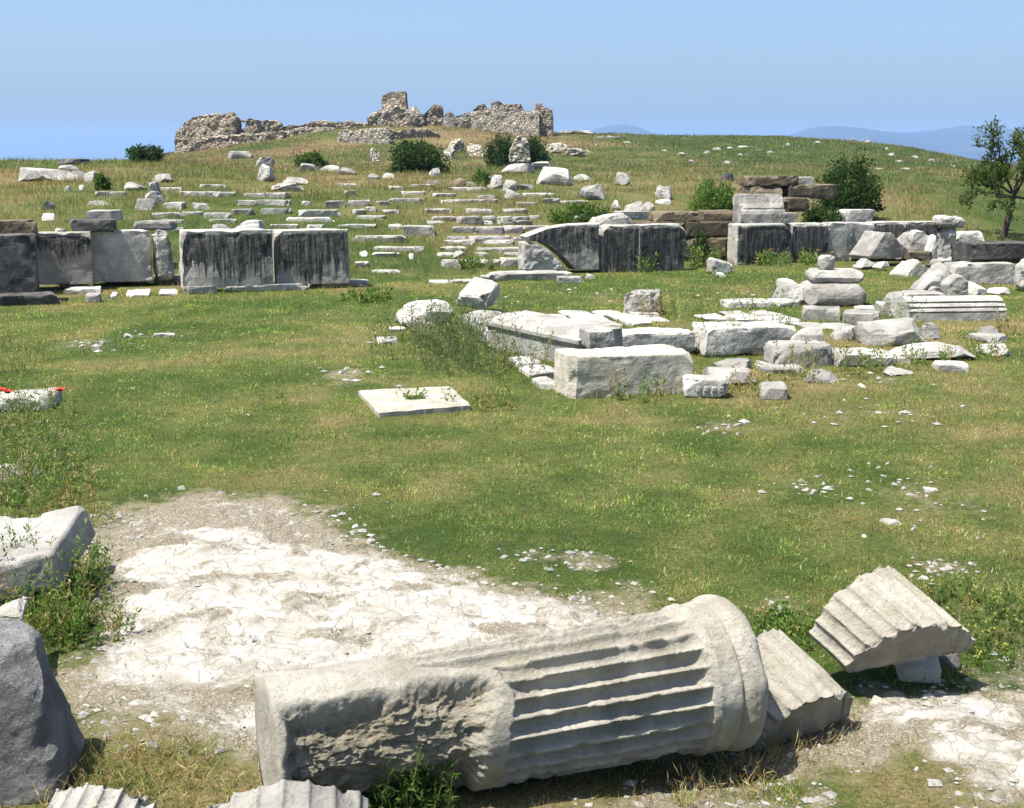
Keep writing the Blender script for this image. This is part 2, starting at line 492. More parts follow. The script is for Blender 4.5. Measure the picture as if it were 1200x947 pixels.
def ground_mat():
    k = NT("ground_turf_and_limestone")
    tc = k.node("ShaderNodeTexCoord"); v = tc.outputs["Object"]
    a = k.node("ShaderNodeAttribute", attribute_name="col")
    s = k.node("ShaderNodeSeparateColor"); k.link(a.outputs["Color"], s.inputs[0])
    fine = k.noise(v, 45, 6, .75); mid = k.noise(v, 9, 6, .7); big = k.noise(v, .55, 6, .62)
    dryv = k.math('ADD', s.outputs[1], k.math('MULTIPLY', k.math('SUBTRACT', mid, .5), 1.1))
    speck = k.noise(v, 130, 4, .8)
    dryv = k.math('ADD', dryv, k.math('MULTIPLY', k.math('SUBTRACT', speck, .5), 1.6))
    turf = k.ramp(dryv, [(.05, (.034, .060, .012)), (.40, (.085, .108, .026)), (.70, (.155, .135, .052)), (1.0, (.21, .165, .085))])
    turf = k.mix(k.ramp(fine, [(.38, .0), (.62, .7)]), turf, (.022, .028, .008))
    turf = k.mix(k.ramp(big, [(.55, 0), (.70, .35)]), turf, (.19, .135, .075))
    # limestone: white plates, cracks filled with soil, grit
    ws = k.node("ShaderNodeTexNoise"); k.link(v, ws.inputs["Vector"]); ws.inputs["Scale"].default_value = 7; ws.inputs["Detail"].default_value = 4
    wv = k.node("ShaderNodeVectorMath", operation='MULTIPLY_ADD'); k.link(ws.outputs["Color"], wv.inputs[0]); wv.inputs[1].default_value = (.09, .09, .02); k.link(v, wv.inputs[2])
    crack = k.voronoi(k.mapping(wv.outputs[0], (1, 1.3, 0.01)), 7.5, 'DISTANCE_TO_EDGE')
    crack2 = k.voronoi(k.mapping(wv.outputs[0], (1, 1.1, .01)), 21, 'DISTANCE_TO_EDGE')
    grit = k.noise(v, 90, 5, .8)
    rock = k.ramp(k.noise(v, 5, 6, .65), [(.35, (.27, .25, .21)), (.62, (.46, .445, .405))])
    patch = k.ramp(k.math('ADD', k.noise(v, 2.8, 7, .72, .6), k.math('ADD', k.math('MULTIPLY', s.outputs[2], .15), k.math('MULTIPLY', k.math('SUBTRACT', grit, .5), .30))), [(.51, 0), (.59, 1)])
    soil = k.ramp(grit, [(.3, (.09, .075, .048)), (.52, (.19, .165, .118)), (.68, (.42, .395, .335))])
    cm = k.math('MAXIMUM', k.ramp(crack, [(.0, .7), (.018, 0)]), k.math('MULTIPLY', k.ramp(crack2, [(0, .8), (.045, 0)]), k.ramp(k.noise(v, 3.5, 3), [(.45, 0), (.6, .8)])))
    rock = k.mix(cm, rock, (.27, .235, .165))
    rock = k.mix(k.math('MULTIPLY', k.ramp(grit, [(.50, 0), (.62, 1)]), .55), rock, (.27, .235, .17))
    limestone = k.mix(patch, rock, soil)
    limestone = k.mix(k.ramp(k.voronoi(v, 48, 'F1'), [(.10, .55), (.22, 0)]), limestone, (.60, .57, .50))
    edge = k.math('ADD', s.outputs[0], k.math('MULTIPLY', k.math('SUBTRACT', mid, .5), .9))
    edge = k.math('ADD', edge, k.math('MULTIPLY', k.math('SUBTRACT', fine, .5), .5))
    bmask = k.ramp(edge, [(.46, 0), (.74, 1)])
    soilmask = k.ramp(edge, [(.22, 0), (.54, 1)])
    c = k.mix(soilmask, turf, k.mix(.35, soil, (.15, .12, .05)))
    c = k.mix(bmask, c, limestone)
    k.link(c, k.b.inputs["Base Color"]); k.b.inputs["Roughness"].default_value = .95
    k.b.inputs["Specular IOR Level"].default_value = .1
    n = k.bump(fine, .7, .012); n = k.bump(k.ramp(crack, [(0, 0), (.06, 1)]), .5, .012, n)
    n = k.bump(grit, .35, .006, n)
    k.link(n, k.b.inputs["Normal"])
    return k.m
gr = link("ground", g_me, ground_mat()); tag(gr, kind="structure")

# ------------------------------------------------------------------ far mountains across the plain
def mountain_mat():
    k = NT("mountain_scrub")
    tc = k.node("ShaderNodeTexCoord")
    c = k.ramp(k.noise(tc.outputs["Object"], .004, 8, .65), [(.35, (.008, .012, .012)), (.55, (.018, .022, .020)), (.72, (.045, .045, .040))])
    k.link(c, k.b.inputs["Base Color"]); k.b.inputs["Roughness"].default_value = 1
    return k.m
M['mountain'] = mountain_mat()
def mountain(name, prof, Y, seed):
    pxs = np.arange(prof[0][0], prof[-1][0] + .1, 1.5)
    pys = np.interp(pxs, [p[0] for p in prof], [p[1] for p in prof])
    pys = pys - .9 * fbm2(pxs, pxs * 0, 14, 3, seed)
    nv = 26
    V = []
    for j in range(nv):
        v = j / (nv - 1)
        yy = Y - 1400 + 2800 * v
        prof_v = math.sin(math.pi * v) ** .8
        x = (pxs - 600) / FPX * Y / _cp * .995
        hh = np.maximum((190 - pys) / FPX * Y + 9, 0)
        z = -9 + hh * prof_v * (1 + .35 * (1 - prof_v) * fbm2(x, x * 0 + yy, 260, 4, seed + 3))
        V.append(np.stack([x, np.full_like(x, yy), z], 1))
    V = np.concatenate(V); n = len(pxs)
    I = np.arange(n * nv).reshape(nv, n)
    F = np.stack([I[:-1, :-1], I[:-1, 1:], I[1:, 1:], I[1:, :-1]], -1).reshape(-1, 4)
    o = link(name, np_mesh(name, V, F, None, True), M['mountain']); tag(o, kind="structure")
mountain("mountain", [(830, 188), (880, 178), (905, 167), (925, 157), (947, 150), (965, 149.5), (985, 153), (1000, 155.5), (1025, 157), (1050, 156.5), (1072, 154), (1090, 152), (1106, 149.5), (1122, 150), (1140, 156), (1165, 160), (1200, 166), (1260, 174), (1330, 186)], 6200, 5)
mountain("mountain", [(655, 186), (680, 160), (696, 151), (708, 148.5), (722, 147.5), (738, 151), (752, 157), (775, 170), (800, 186)], 6800, 9)

# haze between the place and the mountains
hm = bpy.data.materials.new("haze_air"); hm.use_nodes = True
hn = hm.node_tree.nodes; hn.remove(hn["Principled BSDF"])
pv = hn.new("ShaderNodeVolumePrincipled")
pv.inputs["Color"].default_value = (.37, .59, 1.0, 1)
pv.inputs["Density"].default_value = 1.3e-4
pv.inputs["Anisotropy"].default_value = 0.0
hm.node_tree.links.new(pv.outputs[0], hn["Material Output"].inputs["Volume"])
HB = (-9600.0, 9600.0, -400.0, 8900.0, -12.0, 205.0)
hv = [(x, y, z) for x in HB[:2] for y in HB[2:4] for z in HB[4:]]
hme = bpy.data.meshes.new("haze")
hme.from_pydata(hv, [], [(0, 1, 3, 2), (4, 6, 7, 5), (0, 4, 5, 1), (2, 3, 7, 6), (0, 2, 6, 4), (1, 5, 7, 3)])
tag(link("haze", hme, hm), kind="stuff")

# ------------------------------------------------------------------ grass
rng = np.random.default_rng(11)
GREEN = np.array([[.108, .192, .038], [.150, .226, .052], [.215, .255, .072], [.060, .120, .026]])
STRAW = np.array([[.32, .25, .10], [.27, .18, .075], [.42, .35, .18], [.22, .14, .06]])

def scatter(n, y0, y1, spread, power):
    """points over the wedge of ground the place shows, denser near the near edge"""
    u = rng.random(n)
    if power == 1: y = y0 * (y1 / y0) ** u
    else: y = y0 + (y1 - y0) * u
    half = .45 * y + spread
    x = (rng.random(n) * 2 - 1) * half
    return x, y

def blades(name, x, y, length, width, lean, dry, kind_tall=False, cbias=None, mat_like=False):
    n = len(x)
    z = height(x, y)
    az = rng.random(n) * 2 * np.pi
    fx, fy = np.cos(az), np.sin(az)
    la = rng.random(n) * 2 * np.pi
    ln = lean * (rng.random(n) ** .7)
    if mat_like:
        ln = np.where(rng.random(n) < .72, .80 + .18 * rng.random(n), ln)
        fx, fy = -np.sin(la), np.cos(la)
    lx, ly = np.cos(la) * ln * length, np.sin(la) * ln * length
    up = length * np.sqrt(np.maximum(1 - ln ** 2, .05))
    base = np.stack([x, y, z - .01], 1)
    side = np.stack([fx, fy, np.zeros(n)], 1) * (width * .5)[:, None]
    pick = rng.integers(0, 4, n)
    isd = rng.random(n) < dry
    c = np.where(isd[:, None], STRAW[pick], GREEN[pick])
    c = np.where((rng.random(n) < .015)[:, None], np.array([.55, .50, .34]), c)
    c = c * (1.10 + .34 * np.clip(fbm2(x, y, .38 * (1 + y.mean() / 25), 3, 63), -.9, .9))[:, None]
    c = c * (1 + .60 * np.clip(fbm2(x, y, .055 * (1 + y.mean() / 9), 2, 65), -.85, .9))[:, None] 
    c = c * (.60 + .80 * rng.random(n))[:, None]
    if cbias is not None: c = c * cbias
    if not kind_tall:
        tip = base + np.stack([lx, ly, up], 1)
        V = np.stack([base - side, base + side, tip], 1).reshape(-1, 3)
        F = np.arange(3 * n).reshape(n, 3)
        C = np.repeat(c, 3, 0)
    else:
        m = base + np.stack([lx * .3, ly * .3, up * .6], 1)
        tip = base + np.stack([lx, ly, up], 1)
        V = np.stack([base - side, base + side, m - side * .7, m + side * .7, tip], 1).reshape(-1, 3)
        b = np.arange(n) * 5
        F = np.concatenate([np.stack([b, b + 1, b + 3], 1), np.stack([b, b + 3, b + 2], 1), np.stack([b + 2, b + 3, b + 4], 1)])
        C = np.repeat(c, 5, 0)
    return tag(link(name, np_mesh(name, V, F, C, False), M['blade']), kind="stuff")

# cropped lawn
x, y = scatter(900000, 3.2, 26, 1.7, 1)
b = bareness(x, y); t = y - (24.6 + .47 * np.clip(x, -10, 8))
b = b * (1 - .75 * sstep(.28, .55, fbm2(x, y, .30, 3, 101)))
keep = (rng.random(len(x)) > b * 1.10) & (t < .4)
x, y = x[keep], y[keep]
tuft = .5 + .35 * fbm2(x, y, .22, 2, 91) + .4 * fbm2(x / (1 + y / 9), y / (1 + y / 9), .06, 2, 92)
tuft = np.clip(tuft, 0, 1.3)
L = (.016 + .024 * rng.random(len(x))) * (.65 + .95 * tuft) * (1 + .03 * (y - 4))
blades("lawn_grass", x, y, L, .0046 + .00055 * (y - 3), .85, dryness(x, y) * .75 + .05, mat_like=True)

# longer grass on the terraces and the hill
x, y = scatter(360000, 22.0, 72, 5, 1)
t = y - (24.6 + .47 * np.clip(x, -10, 8))
clump = fbm2(x, y, 1.3, 3, 95)
keep = (t > .2) & (rng.random(len(x)) < .35 + .9 * (clump + .35))
x, y, clump = x[keep], y[keep], clump[keep]
L = (.06 + .16 * rng.random(len(x)) ** 2) * (.5 + 1.2 * np.clip(clump + .5, 0, 1.3))
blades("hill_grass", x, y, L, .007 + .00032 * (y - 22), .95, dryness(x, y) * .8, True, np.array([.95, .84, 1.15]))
x, y = scatter(260000, 66, 150, 6, 0)
L = (.08 + .22 * rng.random(len(x)) ** 2) * (.6 + .8 * np.clip(fbm2(x, y, 3.0, 3, 97) + .5, 0, 1.2))
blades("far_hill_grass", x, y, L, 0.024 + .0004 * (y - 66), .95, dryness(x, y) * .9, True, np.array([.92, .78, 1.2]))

# loose grit on the bare limestone
n = 20000
x = rng.uniform(-2.9, 2.9, n); y = rng.uniform(3.5, 7.6, n)
b = bareness(x, y)
k = (b > .25) & (rng.random(n) < .25 + .5 * (1 - b) + .5 * (fbm2(x, y, .3, 2, 77) > .1)); x, y = x[k], y[k]
for sx_, sy_, r_, st_ in SPOTS:
    m_ = int(10 + 26 * st_)
    x = np.concatenate([x, sx_ + rng.normal(size=m_) * r_ * .55]); y = np.concatenate([y, sy_ + rng.normal(size=m_) * r_ * .6])
z = height(x, y) + .008
s = (.004 + .024 * rng.random(len(x)) ** 4) * np.clip(y / 6.5, 1, 2.2)
octa = np.array([[1, 0, 0], [-1, 0, 0], [0, 1, 0], [0, -1, 0], [0, 0, .45], [0, 0, -.45]])
rot = rng.random(len(x)) * 6.28
oc = octa[None] * (s[:, None] * (.7 + .6 * rng.random((len(x), 1))))[:, :, None] * (.6 + .8 * rng.random((len(x), 6, 1)))
cx = oc[:, :, 0] * np.cos(rot)[:, None] - oc[:, :, 1] * np.sin(rot)[:, None]
cy = oc[:, :, 0] * np.sin(rot)[:, None] + oc[:, :, 1] * np.cos(rot)[:, None]
V = np.stack([cx + x[:, None], cy + y[:, None], oc[:, :, 2] + z[:, None]], 2).reshape(-1, 3)
of = np.array([[0, 2, 4], [2, 1, 4], [1, 3, 4], [3, 0, 4], [2, 0, 5], [1, 2, 5], [3, 1, 5], [0, 3, 5]])
F = (of[None] + (np.arange(len(x)) * 6)[:, None, None]).reshape(-1, 3)
tag(link("gravel", np_mesh("gravel", V, F, None, False), M['white']), kind="stuff")
# ------------------------------------------------------------------ stone builders
def lattice(nx, ny, nz):
    """surface points of a box lattice and outward quads; returns (n,3) indices and faces"""
    I, J, K = np.meshgrid(np.arange(nx + 1), np.arange(ny + 1), np.arange(nz + 1), indexing='ij')
    on = (I == 0) | (I == nx) | (J == 0) | (J == ny) | (K == 0) | (K == nz)
    idx = np.full(I.shape, -1); idx[on] = np.arange(on.sum())
    P = np.stack([I[on], J[on], K[on]], 1)
    def q(a, flip):
        f = np.stack([a[:-1, :-1], a[1:, :-1], a[1:, 1:], a[:-1, 1:]], -1).reshape(-1, 4)
        return f[:, ::-1] if flip else f
    F = np.concatenate([q(idx[:, :, 0], True), q(idx[:, :, nz], False), q(idx[:, 0, :], False), q(idx[:, ny, :], True),
                        q(idx[0, :, :], True), q(idx[nx, :, :], False)])
    return P, F

def ends(t, p=1.6):
    u = t * 2 - 1
    return np.sign(u) * (1 - (1 - np.abs(u)) ** p)

def vnormals(V, F):
    n = np.zeros_like(V)
    fn = np.cross(V[F[:, 2]] - V[F[:, 0]], V[F[:, 3]] - V[F[:, 1]])
    for k in range(4): np.add.at(n, F[:, k], fn)
    return n / np.maximum(np.linalg.norm(n, axis=1), 1e-9)[:, None]

def weather(V, F, rough, chip, seed, size, edge=None):
    N = vnormals(V, F)
    o = seed * 3.17
    d = rough * fbm(V / (size * .55) + o, 4, seed)
    d = d + rough * .55 * fbm(V / (size * .14) + o, 3, seed + 40)
    if edge is not None and chip > 0:
        b = np.clip(fbm(V / (size * .33) + o + 9, 3, seed + 80) - .02, 0, 1)
        d = d - chip * 2.2 * b * edge
    return V + N * d[:, None]

def facet(q, rg, n, lo, hi, corners):
    """break flat faces off a stone: everything beyond a random plane is pushed back onto it"""
    for _ in range(n):
        if corners:
            v = rg.choice([-1.0, 1.0], 3) * np.array([1, 1, 1]); v[rg.integers(0, 3)] *= rg.choice([0.0, .25, 1.0]); v = v + rg.normal(size=3) * .22
        else:
            v = rg.normal(size=3); v[2] = v[2] * .8 + .25
        v[2] = abs(v[2]) * 1.1
        v /= np.linalg.norm(v)
        t = q @ v
        a, b = t.min(), t.max()
        e = t - (b - (b - a) * rg.uniform(lo, hi))
        q = q - v * np.maximum(e, 0)[:, None]
    return q

def stone_mesh(w, d, h, r=.03, rough=.012, chip=.05, jit=.0, seed=1, res=(14, 8, 8), tw=None, cuts=(4, .02, .09, True)):
    nx, ny, nz = res
    P, F = lattice(nx, ny, nz)
    p = np.stack([ends(P[:, 0] / nx), ends(P[:, 1] / ny), ends(P[:, 2] / nz)], 1)
    hd = np.array([w, d, h]) / 2
    r = min(r, hd.min() * .95)
    q = p * hd
    inner = np.clip(q, -(hd - r), hd - r)
    dv = q - inner
    ln = np.linalg.norm(dv, axis=1)
    m = ln > 1e-9
    q[m] = inner[m] + dv[m] / ln[m][:, None] * r
    # warp the eight corners
    rg = np.random.default_rng(seed)
    off = rg.uniform(-1, 1, (2, 2, 2, 3)) * jit * np.array([w, d, h])
    for key, v in (tw or {}).items():
        for i in (0, 1):
            for j in (0, 1):
                for l in (0, 1):
                    s = 'LR'[i] + 'FB'[j] + 'DU'[l]
                    if all(c in s for c in key): off[i, j, l] += np.array(v) * np.array([w, d, h])
    t = (q / hd + 1) / 2
    for i in (0, 1):
        for j in (0, 1):
            for l in (0, 1):
                wgt = (t[:, 0] if i else 1 - t[:, 0]) * (t[:, 1] if j else 1 - t[:, 1]) * (t[:, 2] if l else 1 - t[:, 2])
                q = q + wgt[:, None] * off[i, j, l]
    b0, b1 = q.min(0), q.max(0)
    q = facet(q, rg, *cuts)
    c0, c1 = q.min(0), q.max(0)
    q = b0 + (q - c0) * ((b1 - b0) / np.maximum(c1 - c0, 1e-6))
    sp = np.sort(np.abs(p), axis=1)
    edge = sstep(.55, 1.0, sp[:, 1])
    q = weather(q, F, rough, chip, seed, max(.12, (w * d * h) ** (1 / 3)), edge)
    q += np.array([0, d / 2, h / 2])
    return np_mesh("stone", q, F, None, False)

CNT = [0]
FOOT = []
def S(x0, x1, yt, yb, d, rot, mat, label, name="marble_block", cat="stone block", group=None, Y=None, z=None, r=None, rough=None,
      chip=None, jit=.02, tilt=(0, 0), tw=None, seed=None, sink=.02, h=None, cuts=(5, .02, .10, True)):
    """a stone between photograph columns x0..x1 whose outline runs from row yt down to its foot at row yb"""
    CNT[0] += 1
    seed = seed if seed is not None else CNT[0] * 7 + 3
    pc = (x0 + x1) / 2
    P = ground(pc, yb) if Y is None else at(pc, yb, Y)
    if z is not None: P.z = z
    if Y is not None and P.z < hz(P.x, P.y) - .03:
        P.z = hz(P.x, P.y)
        if h is None: h = max(.08, at(pc, yt, Y + d * .8).z - P.z)
    sc = depth_of(P) / FPX
    a = abs(R(rot))
    W = (x1 - x0) * sc
    w = max((W - d * math.sin(a)) / max(math.cos(a), .3), W * .35)
    if h is None:
        E = (yb - yt) * sc
        zt = P.z + E * .8
        hh = E - d * max(0.0, (CAMH - zt)) / P.y
        h = max(hh, E * .3, .02)
    if P.z < hz(P.x, P.y) + .12: FOOT.append((P.x, P.y, w, d, R(rot), h))
    if r is None: r = .06 * min(w, d, h)
    if rough is None: rough = .025 * min(w, d, h) + .004
    if chip is None: chip = .10 * min(w, d, h)
    px = [w / sc, d / sc * .5, h / sc]
    res = [int(min(90, max(6, v / 2.3))) for v in px]
    me = stone_mesh(w, d, h + sink, r, rough, chip, jit, seed, res, tw, cuts)
    o = link(name, me, M[mat] if isinstance(mat, str) else mat)
    o.location = (P.x, P.y, P.z - sink)
    o.rotation_euler = (R(tilt[0]), R(tilt[1]), R(rot))
    return tag(o, label, cat, group)

def rock(x0, x1, yt, yb, d, mat, label, **kw):
    kw.setdefault("name", "rock"); kw.setdefault("cat", "stone"); kw.setdefault("jit", .13); kw.setdefault("cuts", (13, .06, .22, False))
    W = 1
    rr = kw.pop("rnd", .32) * .6
    pc = (x0 + x1) / 2
    P = ground(pc, yb) if kw.get("Y") is None else at(pc, yb, kw["Y"])
    sc = depth_of(P) / FPX
    m = min((x1 - x0) * sc, (yb - yt) * sc, d)
    kw.setdefault("r", rr * m); kw.setdefault("rough", .035 * m); kw.setdefault("chip", .08 * m)
    return S(x0, x1, yt, yb, d, kw.pop("rot", 15), mat, label, **kw)

def prism(name, outline, Y, d, mat, label, cat="stone block", edge=.03, rough=.012, rot=0, bev=.02, seed=3, group=None, world=False, lean=0):
    """a stone whose front face has the given outline (photograph pixels at distance Y), extruded d metres back"""
    pts = [at(a, b, Y) for a, b in outline]
    cx = sum(p.x for p in pts) / len(pts); bz = min(p.z for p in pts)
    bm = bmesh.new()
    vs = [bm.verts.new(((p.x - cx), 0, p.z - bz)) for p in pts]
    f = bm.faces.new(vs)
    ex = bmesh.ops.extrude_face_region(bm, geom=[f])
    for v in ex["geom"]:
        if isinstance(v, bmesh.types.BMVert): v.co.y += d
    bmesh.ops.recalc_face_normals(bm, faces=bm.faces[:])
    if bev > 0: bmesh.ops.bevel(bm, geom=bm.edges[:], offset=bev, segments=2, profile=.6, affect='EDGES', clamp_overlap=True)
    bmesh.ops.triangulate(bm, faces=bm.faces[:])
    for _ in range(7):
        lo = [e for e in bm.edges if e.calc_length() > edge]
        if not lo: break
        bmesh.ops.subdivide_edges(bm, edges=lo, cuts=1)
        bmesh.ops.triangulate(bm, faces=bm.faces[:])
    bm.normal_update(); bm.verts.ensure_lookup_table()
    V = np.array([v.co[:] for v in bm.verts]); N = np.array([v.normal[:] for v in bm.verts])
    ext = V.max(0) - V.min(0); size = max(.1, float(np.prod(np.maximum(ext, .05)) ** (1 / 3)))
    dd = rough * (fbm(V / (size * .5) + seed, 4, seed) * 1.2 + .7 * fbm(V / (size * .12) + seed, 4, seed + 4))
    V = V + N * dd[:, None]
    for v, c in zip(bm.verts, V): v.co = c
    me = bpy.data.meshes.new(name); bm.to_mesh(me); bm.free()
    me.polygons.foreach_set("use_smooth", np.zeros(len(me.polygons), bool))
    o = link(name, me, M[mat]); o.location = (cx, Y, bz); o.rotation_euler = (R(lean), 0, R(rot))
    return tag(o, label, cat, group)

def sweep(name, w, prof, mat, P, rot, label=None, cat="stone block", rough=.008, chip=.02, seed=2, n=40, parent=None, tilt=(0, 0), group=None):
    """a block with a moulded cross-section prof [(y,z)...] (closed, seen from the +x end, counter-clockwise) swept along x"""
    pr = []
    for i in range(len(prof)):
        a, b = prof[i], prof[(i + 1) % len(prof)]
        k = max(1, int(math.hypot(b[0] - a[0], b[1] - a[1]) / .025))
        for j in range(k): pr.append((a[0] + (b[0] - a[0]) * j / k, a[1] + (b[1] - a[1]) * j / k))
    pr = np.array(pr); m = len(pr)
    xs = ends(np.linspace(0, 1, n + 1), 1.5) * w / 2
    V = np.concatenate([np.stack([np.full(m, x), pr[:, 0], pr[:, 1]], 1) for x in xs])
    I = np.arange(m * (n + 1)).reshape(n + 1, m); J = np.roll(I, -1, 1)
    F = np.stack([I[:-1], I[1:], J[1:], J[:-1]], -1).reshape(-1, 4)[:, ::-1]
    N = vnormals(V, F)
    e = sstep(.8, 1, np.abs(V[:, 0]) / (w / 2))
    dd = rough * (fbm(V / .22 + seed, 4, seed) + .5 * fbm(V / .06 + seed, 3, seed + 2)) - chip * np.clip(fbm(V / .16 + seed + 5, 3, seed + 6) - .1, 0, 1) * (.6 + 2 * e)
    V = V + N * dd[:, None]
    c = pr.mean(0)
    rings = []
    for side, x, base in ((0, -w / 2, I[0]), (1, w / 2, I[-1])):
        prev = base; off = len(V)
        add = []
        for k, s in enumerate((.75, .5, .25)):
            yz = c + (pr - c) * s
            add.append(np.stack([np.full(m, x) + .012 * fbm(np.stack([yz[:, 0] / .15, yz[:, 1] / .15, np.full(m, side * 9.)], 1), 3, seed) , yz[:, 0], yz[:, 1]], 1))
        for k, ring in enumerate(add):
            cur = np.arange(len(V), len(V) + m); V = np.concatenate([V, ring])
            f = np.stack([prev, np.roll(prev, -1), np.roll(cur, -1), cur], -1)
            rings.append(f if side == 1 else f[:, ::-1]); prev = cur
        V = np.concatenate([V, [[x, c[0], c[1]]]]); ci = len(V) - 1
        f = np.stack([prev, np.roll(prev, -1), np.full(m, ci), np.full(m, ci)], -1)
        rings.append(("tri", f[:, [0, 1, 2]] if side == 1 else f[:, [1, 0, 2]]))
    Fs = [F] + [r for r in rings if not isinstance(r, tuple)] + [r[1] for r in rings if isinstance(r, tuple)]
    o = link(name, np_mesh(name, V, Fs, None, False), M[mat], parent)
    if parent is None:
        o.location = P; o.rotation_euler = (R(tilt[0]), R(tilt[1]), R(rot)); tag(o, label, cat, group)
    return o

def flute(a, nfl, depth, flat=.16):
    """concave channel depth at angle a"""
    f = (a / (2 * math.pi / nfl)) % 1.0
    t = np.clip((f - flat / 2) / (1 - flat), 0, 1)
    return depth * np.sqrt(np.maximum(0, 1 - (2 * t - 1) ** 2))

def frame_matrix(origin, A, N):
    A = Vector(A).normalized(); N = Vector(N); N = (N - A * N.dot(A)).normalized()
    Yv = N.cross(A)
    m = Matrix((A, Yv, N)).transposed().to_4x4(); m.translation = Vector(origin)
    return m

def fluted_shell(name, Rr, L, half, nfl, depth, thick, mat, mtx, label, seed, na=150, nu=60, cat="column fragment", phase=0.0, endcut=0.0, worn=.0, taper=0.0, skew=0.0):
    """a split-off piece of a fluted drum: outer face fluted, broken flat below. local x = axis, origin at the chord's middle"""
    P, F = lattice(nu, na, 8)
    u = ends(P[:, 0] / nu, 1.3) * .5; a = (P[:, 1] / na * 2 - 1) * half; v = P[:, 2] / 8
    dep = flute(a + phase, nfl, depth) * (1 - worn * np.clip(fbm(np.stack([u * 6, a * 4, u * 0 + seed], 1), 3, seed) + .3, 0, 1))
    chord = Rr * math.cos(half)
    ro = Rr - dep
    yo, zo = ro * np.sin(a), ro * np.cos(a) - chord
    yi = yo * .93; zi = np.full_like(zo, -thick) + .03 * fbm(np.stack([u * L * 7, yo * 7, u * 0 + seed + 3], 1), 4, seed + 1)
    V = np.stack([u * L, yi + (yo - yi) * v, zi + (zo - zi) * v], 1)
    V[:, 1:] *= (1 + taper * u)[:, None]
    e = (np.abs(u) > .499).astype(float)
    V[:, 0] += np.sign(u) * e * .035 * fbm(np.stack([V[:, 1] * 9, V[:, 2] * 9, u + seed], 1), 4, seed + 2) + endcut * V[:, 2] * sstep(-.1, .5, u) + skew * V[:, 1] * sstep(-.5, .5, u)
    N = vnormals(V, F)
    V += N * (.004 * fbm(V / .07 + seed, 4, seed + 4) + .006 * fbm(V / .2 + seed, 2, seed + 5))[:, None]
    rim = sstep(.44, .5, np.abs(u)) * (v > .9)
    V -= N * (rim * .03 * np.clip(fbm(V / .06 + seed, 3, seed + 6), 0, 1))[:, None]
    o = link(name, np_mesh(name, V, F, None, True), M[mat]); o.matrix_world = mtx
    return tag(o, label, cat)

# ------------------------------------------------------------------ walls of the far ruin
def ruin_wall(name, top, base_py, Y, thick, mat, parent=None, label=None, cat="ruin", step=1.3, nv=14, rough=.35, seed=1, batter=.0, rot=0.0):
    """rubble wall whose ragged top follows the polyline top (photograph pixels at distance Y); base_py: pixel row of the foot or None for the ground"""
    pxs = np.arange(top[0][0], top[-1][0] + step * .5, step)
    pys = np.interp(pxs, [p[0] for p in top], [p[1] for p in top])
    pys = pys + 1.1 * fbm(np.stack([pxs / 3.2, pxs * 0, pxs * 0 + seed], 1), 3, seed)
    T = np.array([at(a, b, Y) for a, b in zip(pxs, pys)])
    n = len(pxs)
    cx = T[:, 0].mean()
    Bz = np.array([hz(x, Y) - .8 for x in T[:, 0]])
    ys = np.tan(R(rot)) * (T[:, 0] - cx)
    nt = max(3, int(thick / .5))
    P, F = lattice(n - 1, nt, nv)
    i, j, k = P[:, 0], P[:, 1], P[:, 2]
    z = Bz[i] + (np.maximum(T[i, 2], Bz[i] + .2) - Bz[i]) * k / nv
    hgt = np.maximum(T[i, 2] - Bz[i], .2)
    V = np.stack([T[i, 0] - cx, ys[i] + (j / nt - .5) * thick - (1 - k / nv) * hgt * batter * (j == 0), z], 1)
    N = vnormals(V, F)
    Wp = V + np.array([cx, Y, 0])
    V = V + N * (rough * fbm(Wp / 1.5 + seed, 4, seed) + rough * .5 * fbm(Wp / .5 + seed, 3, seed + 3))[:, None]
    z0 = float(Bz.min())
    V[:, 2] -= z0
    o = link(name, np_mesh(name, V, F, None, False), M[mat], parent)
    o.location = (cx, Y, z0)
    if parent is not None:
        o.location = Vector((cx, Y, z0)) - parent.location
    else: tag(o, label, cat)
    return o

# ------------------------------------------------------------------ plants
def tube(V, F, pts, rad, sides=6):
    pts = [Vector(p) for p in pts]
    base = sum(len(v) for v in V)
    rings = []
    for i, p in enumerate(pts):
        t = (pts[min(i + 1, len(pts) - 1)] - pts[max(i - 1, 0)]).normalized()
        a = t.cross(Vector((.31, .95, .11))).normalized(); b = t.cross(a)
        r = rad[i]
        rings.append(np.array([(p + (a * math.cos(k * 2 * math.pi / sides) + b * math.sin(k * 2 * math.pi / sides)) * r)[:] for k in range(sides)]))
    V.append(np.concatenate(rings))
    n = len(pts)
    I = base + np.arange(n * sides).reshape(n, sides); J = np.roll(I, -1, 1)
    F.append(np.stack([I[:-1], J[:-1], J[1:], I[1:]], -1).reshape(-1, 4))

def tube_obj(name, V, F, mat, parent):
    return link(name, np_mesh(name, np.concatenate(V), np.concatenate(F), None, True), mat, parent)

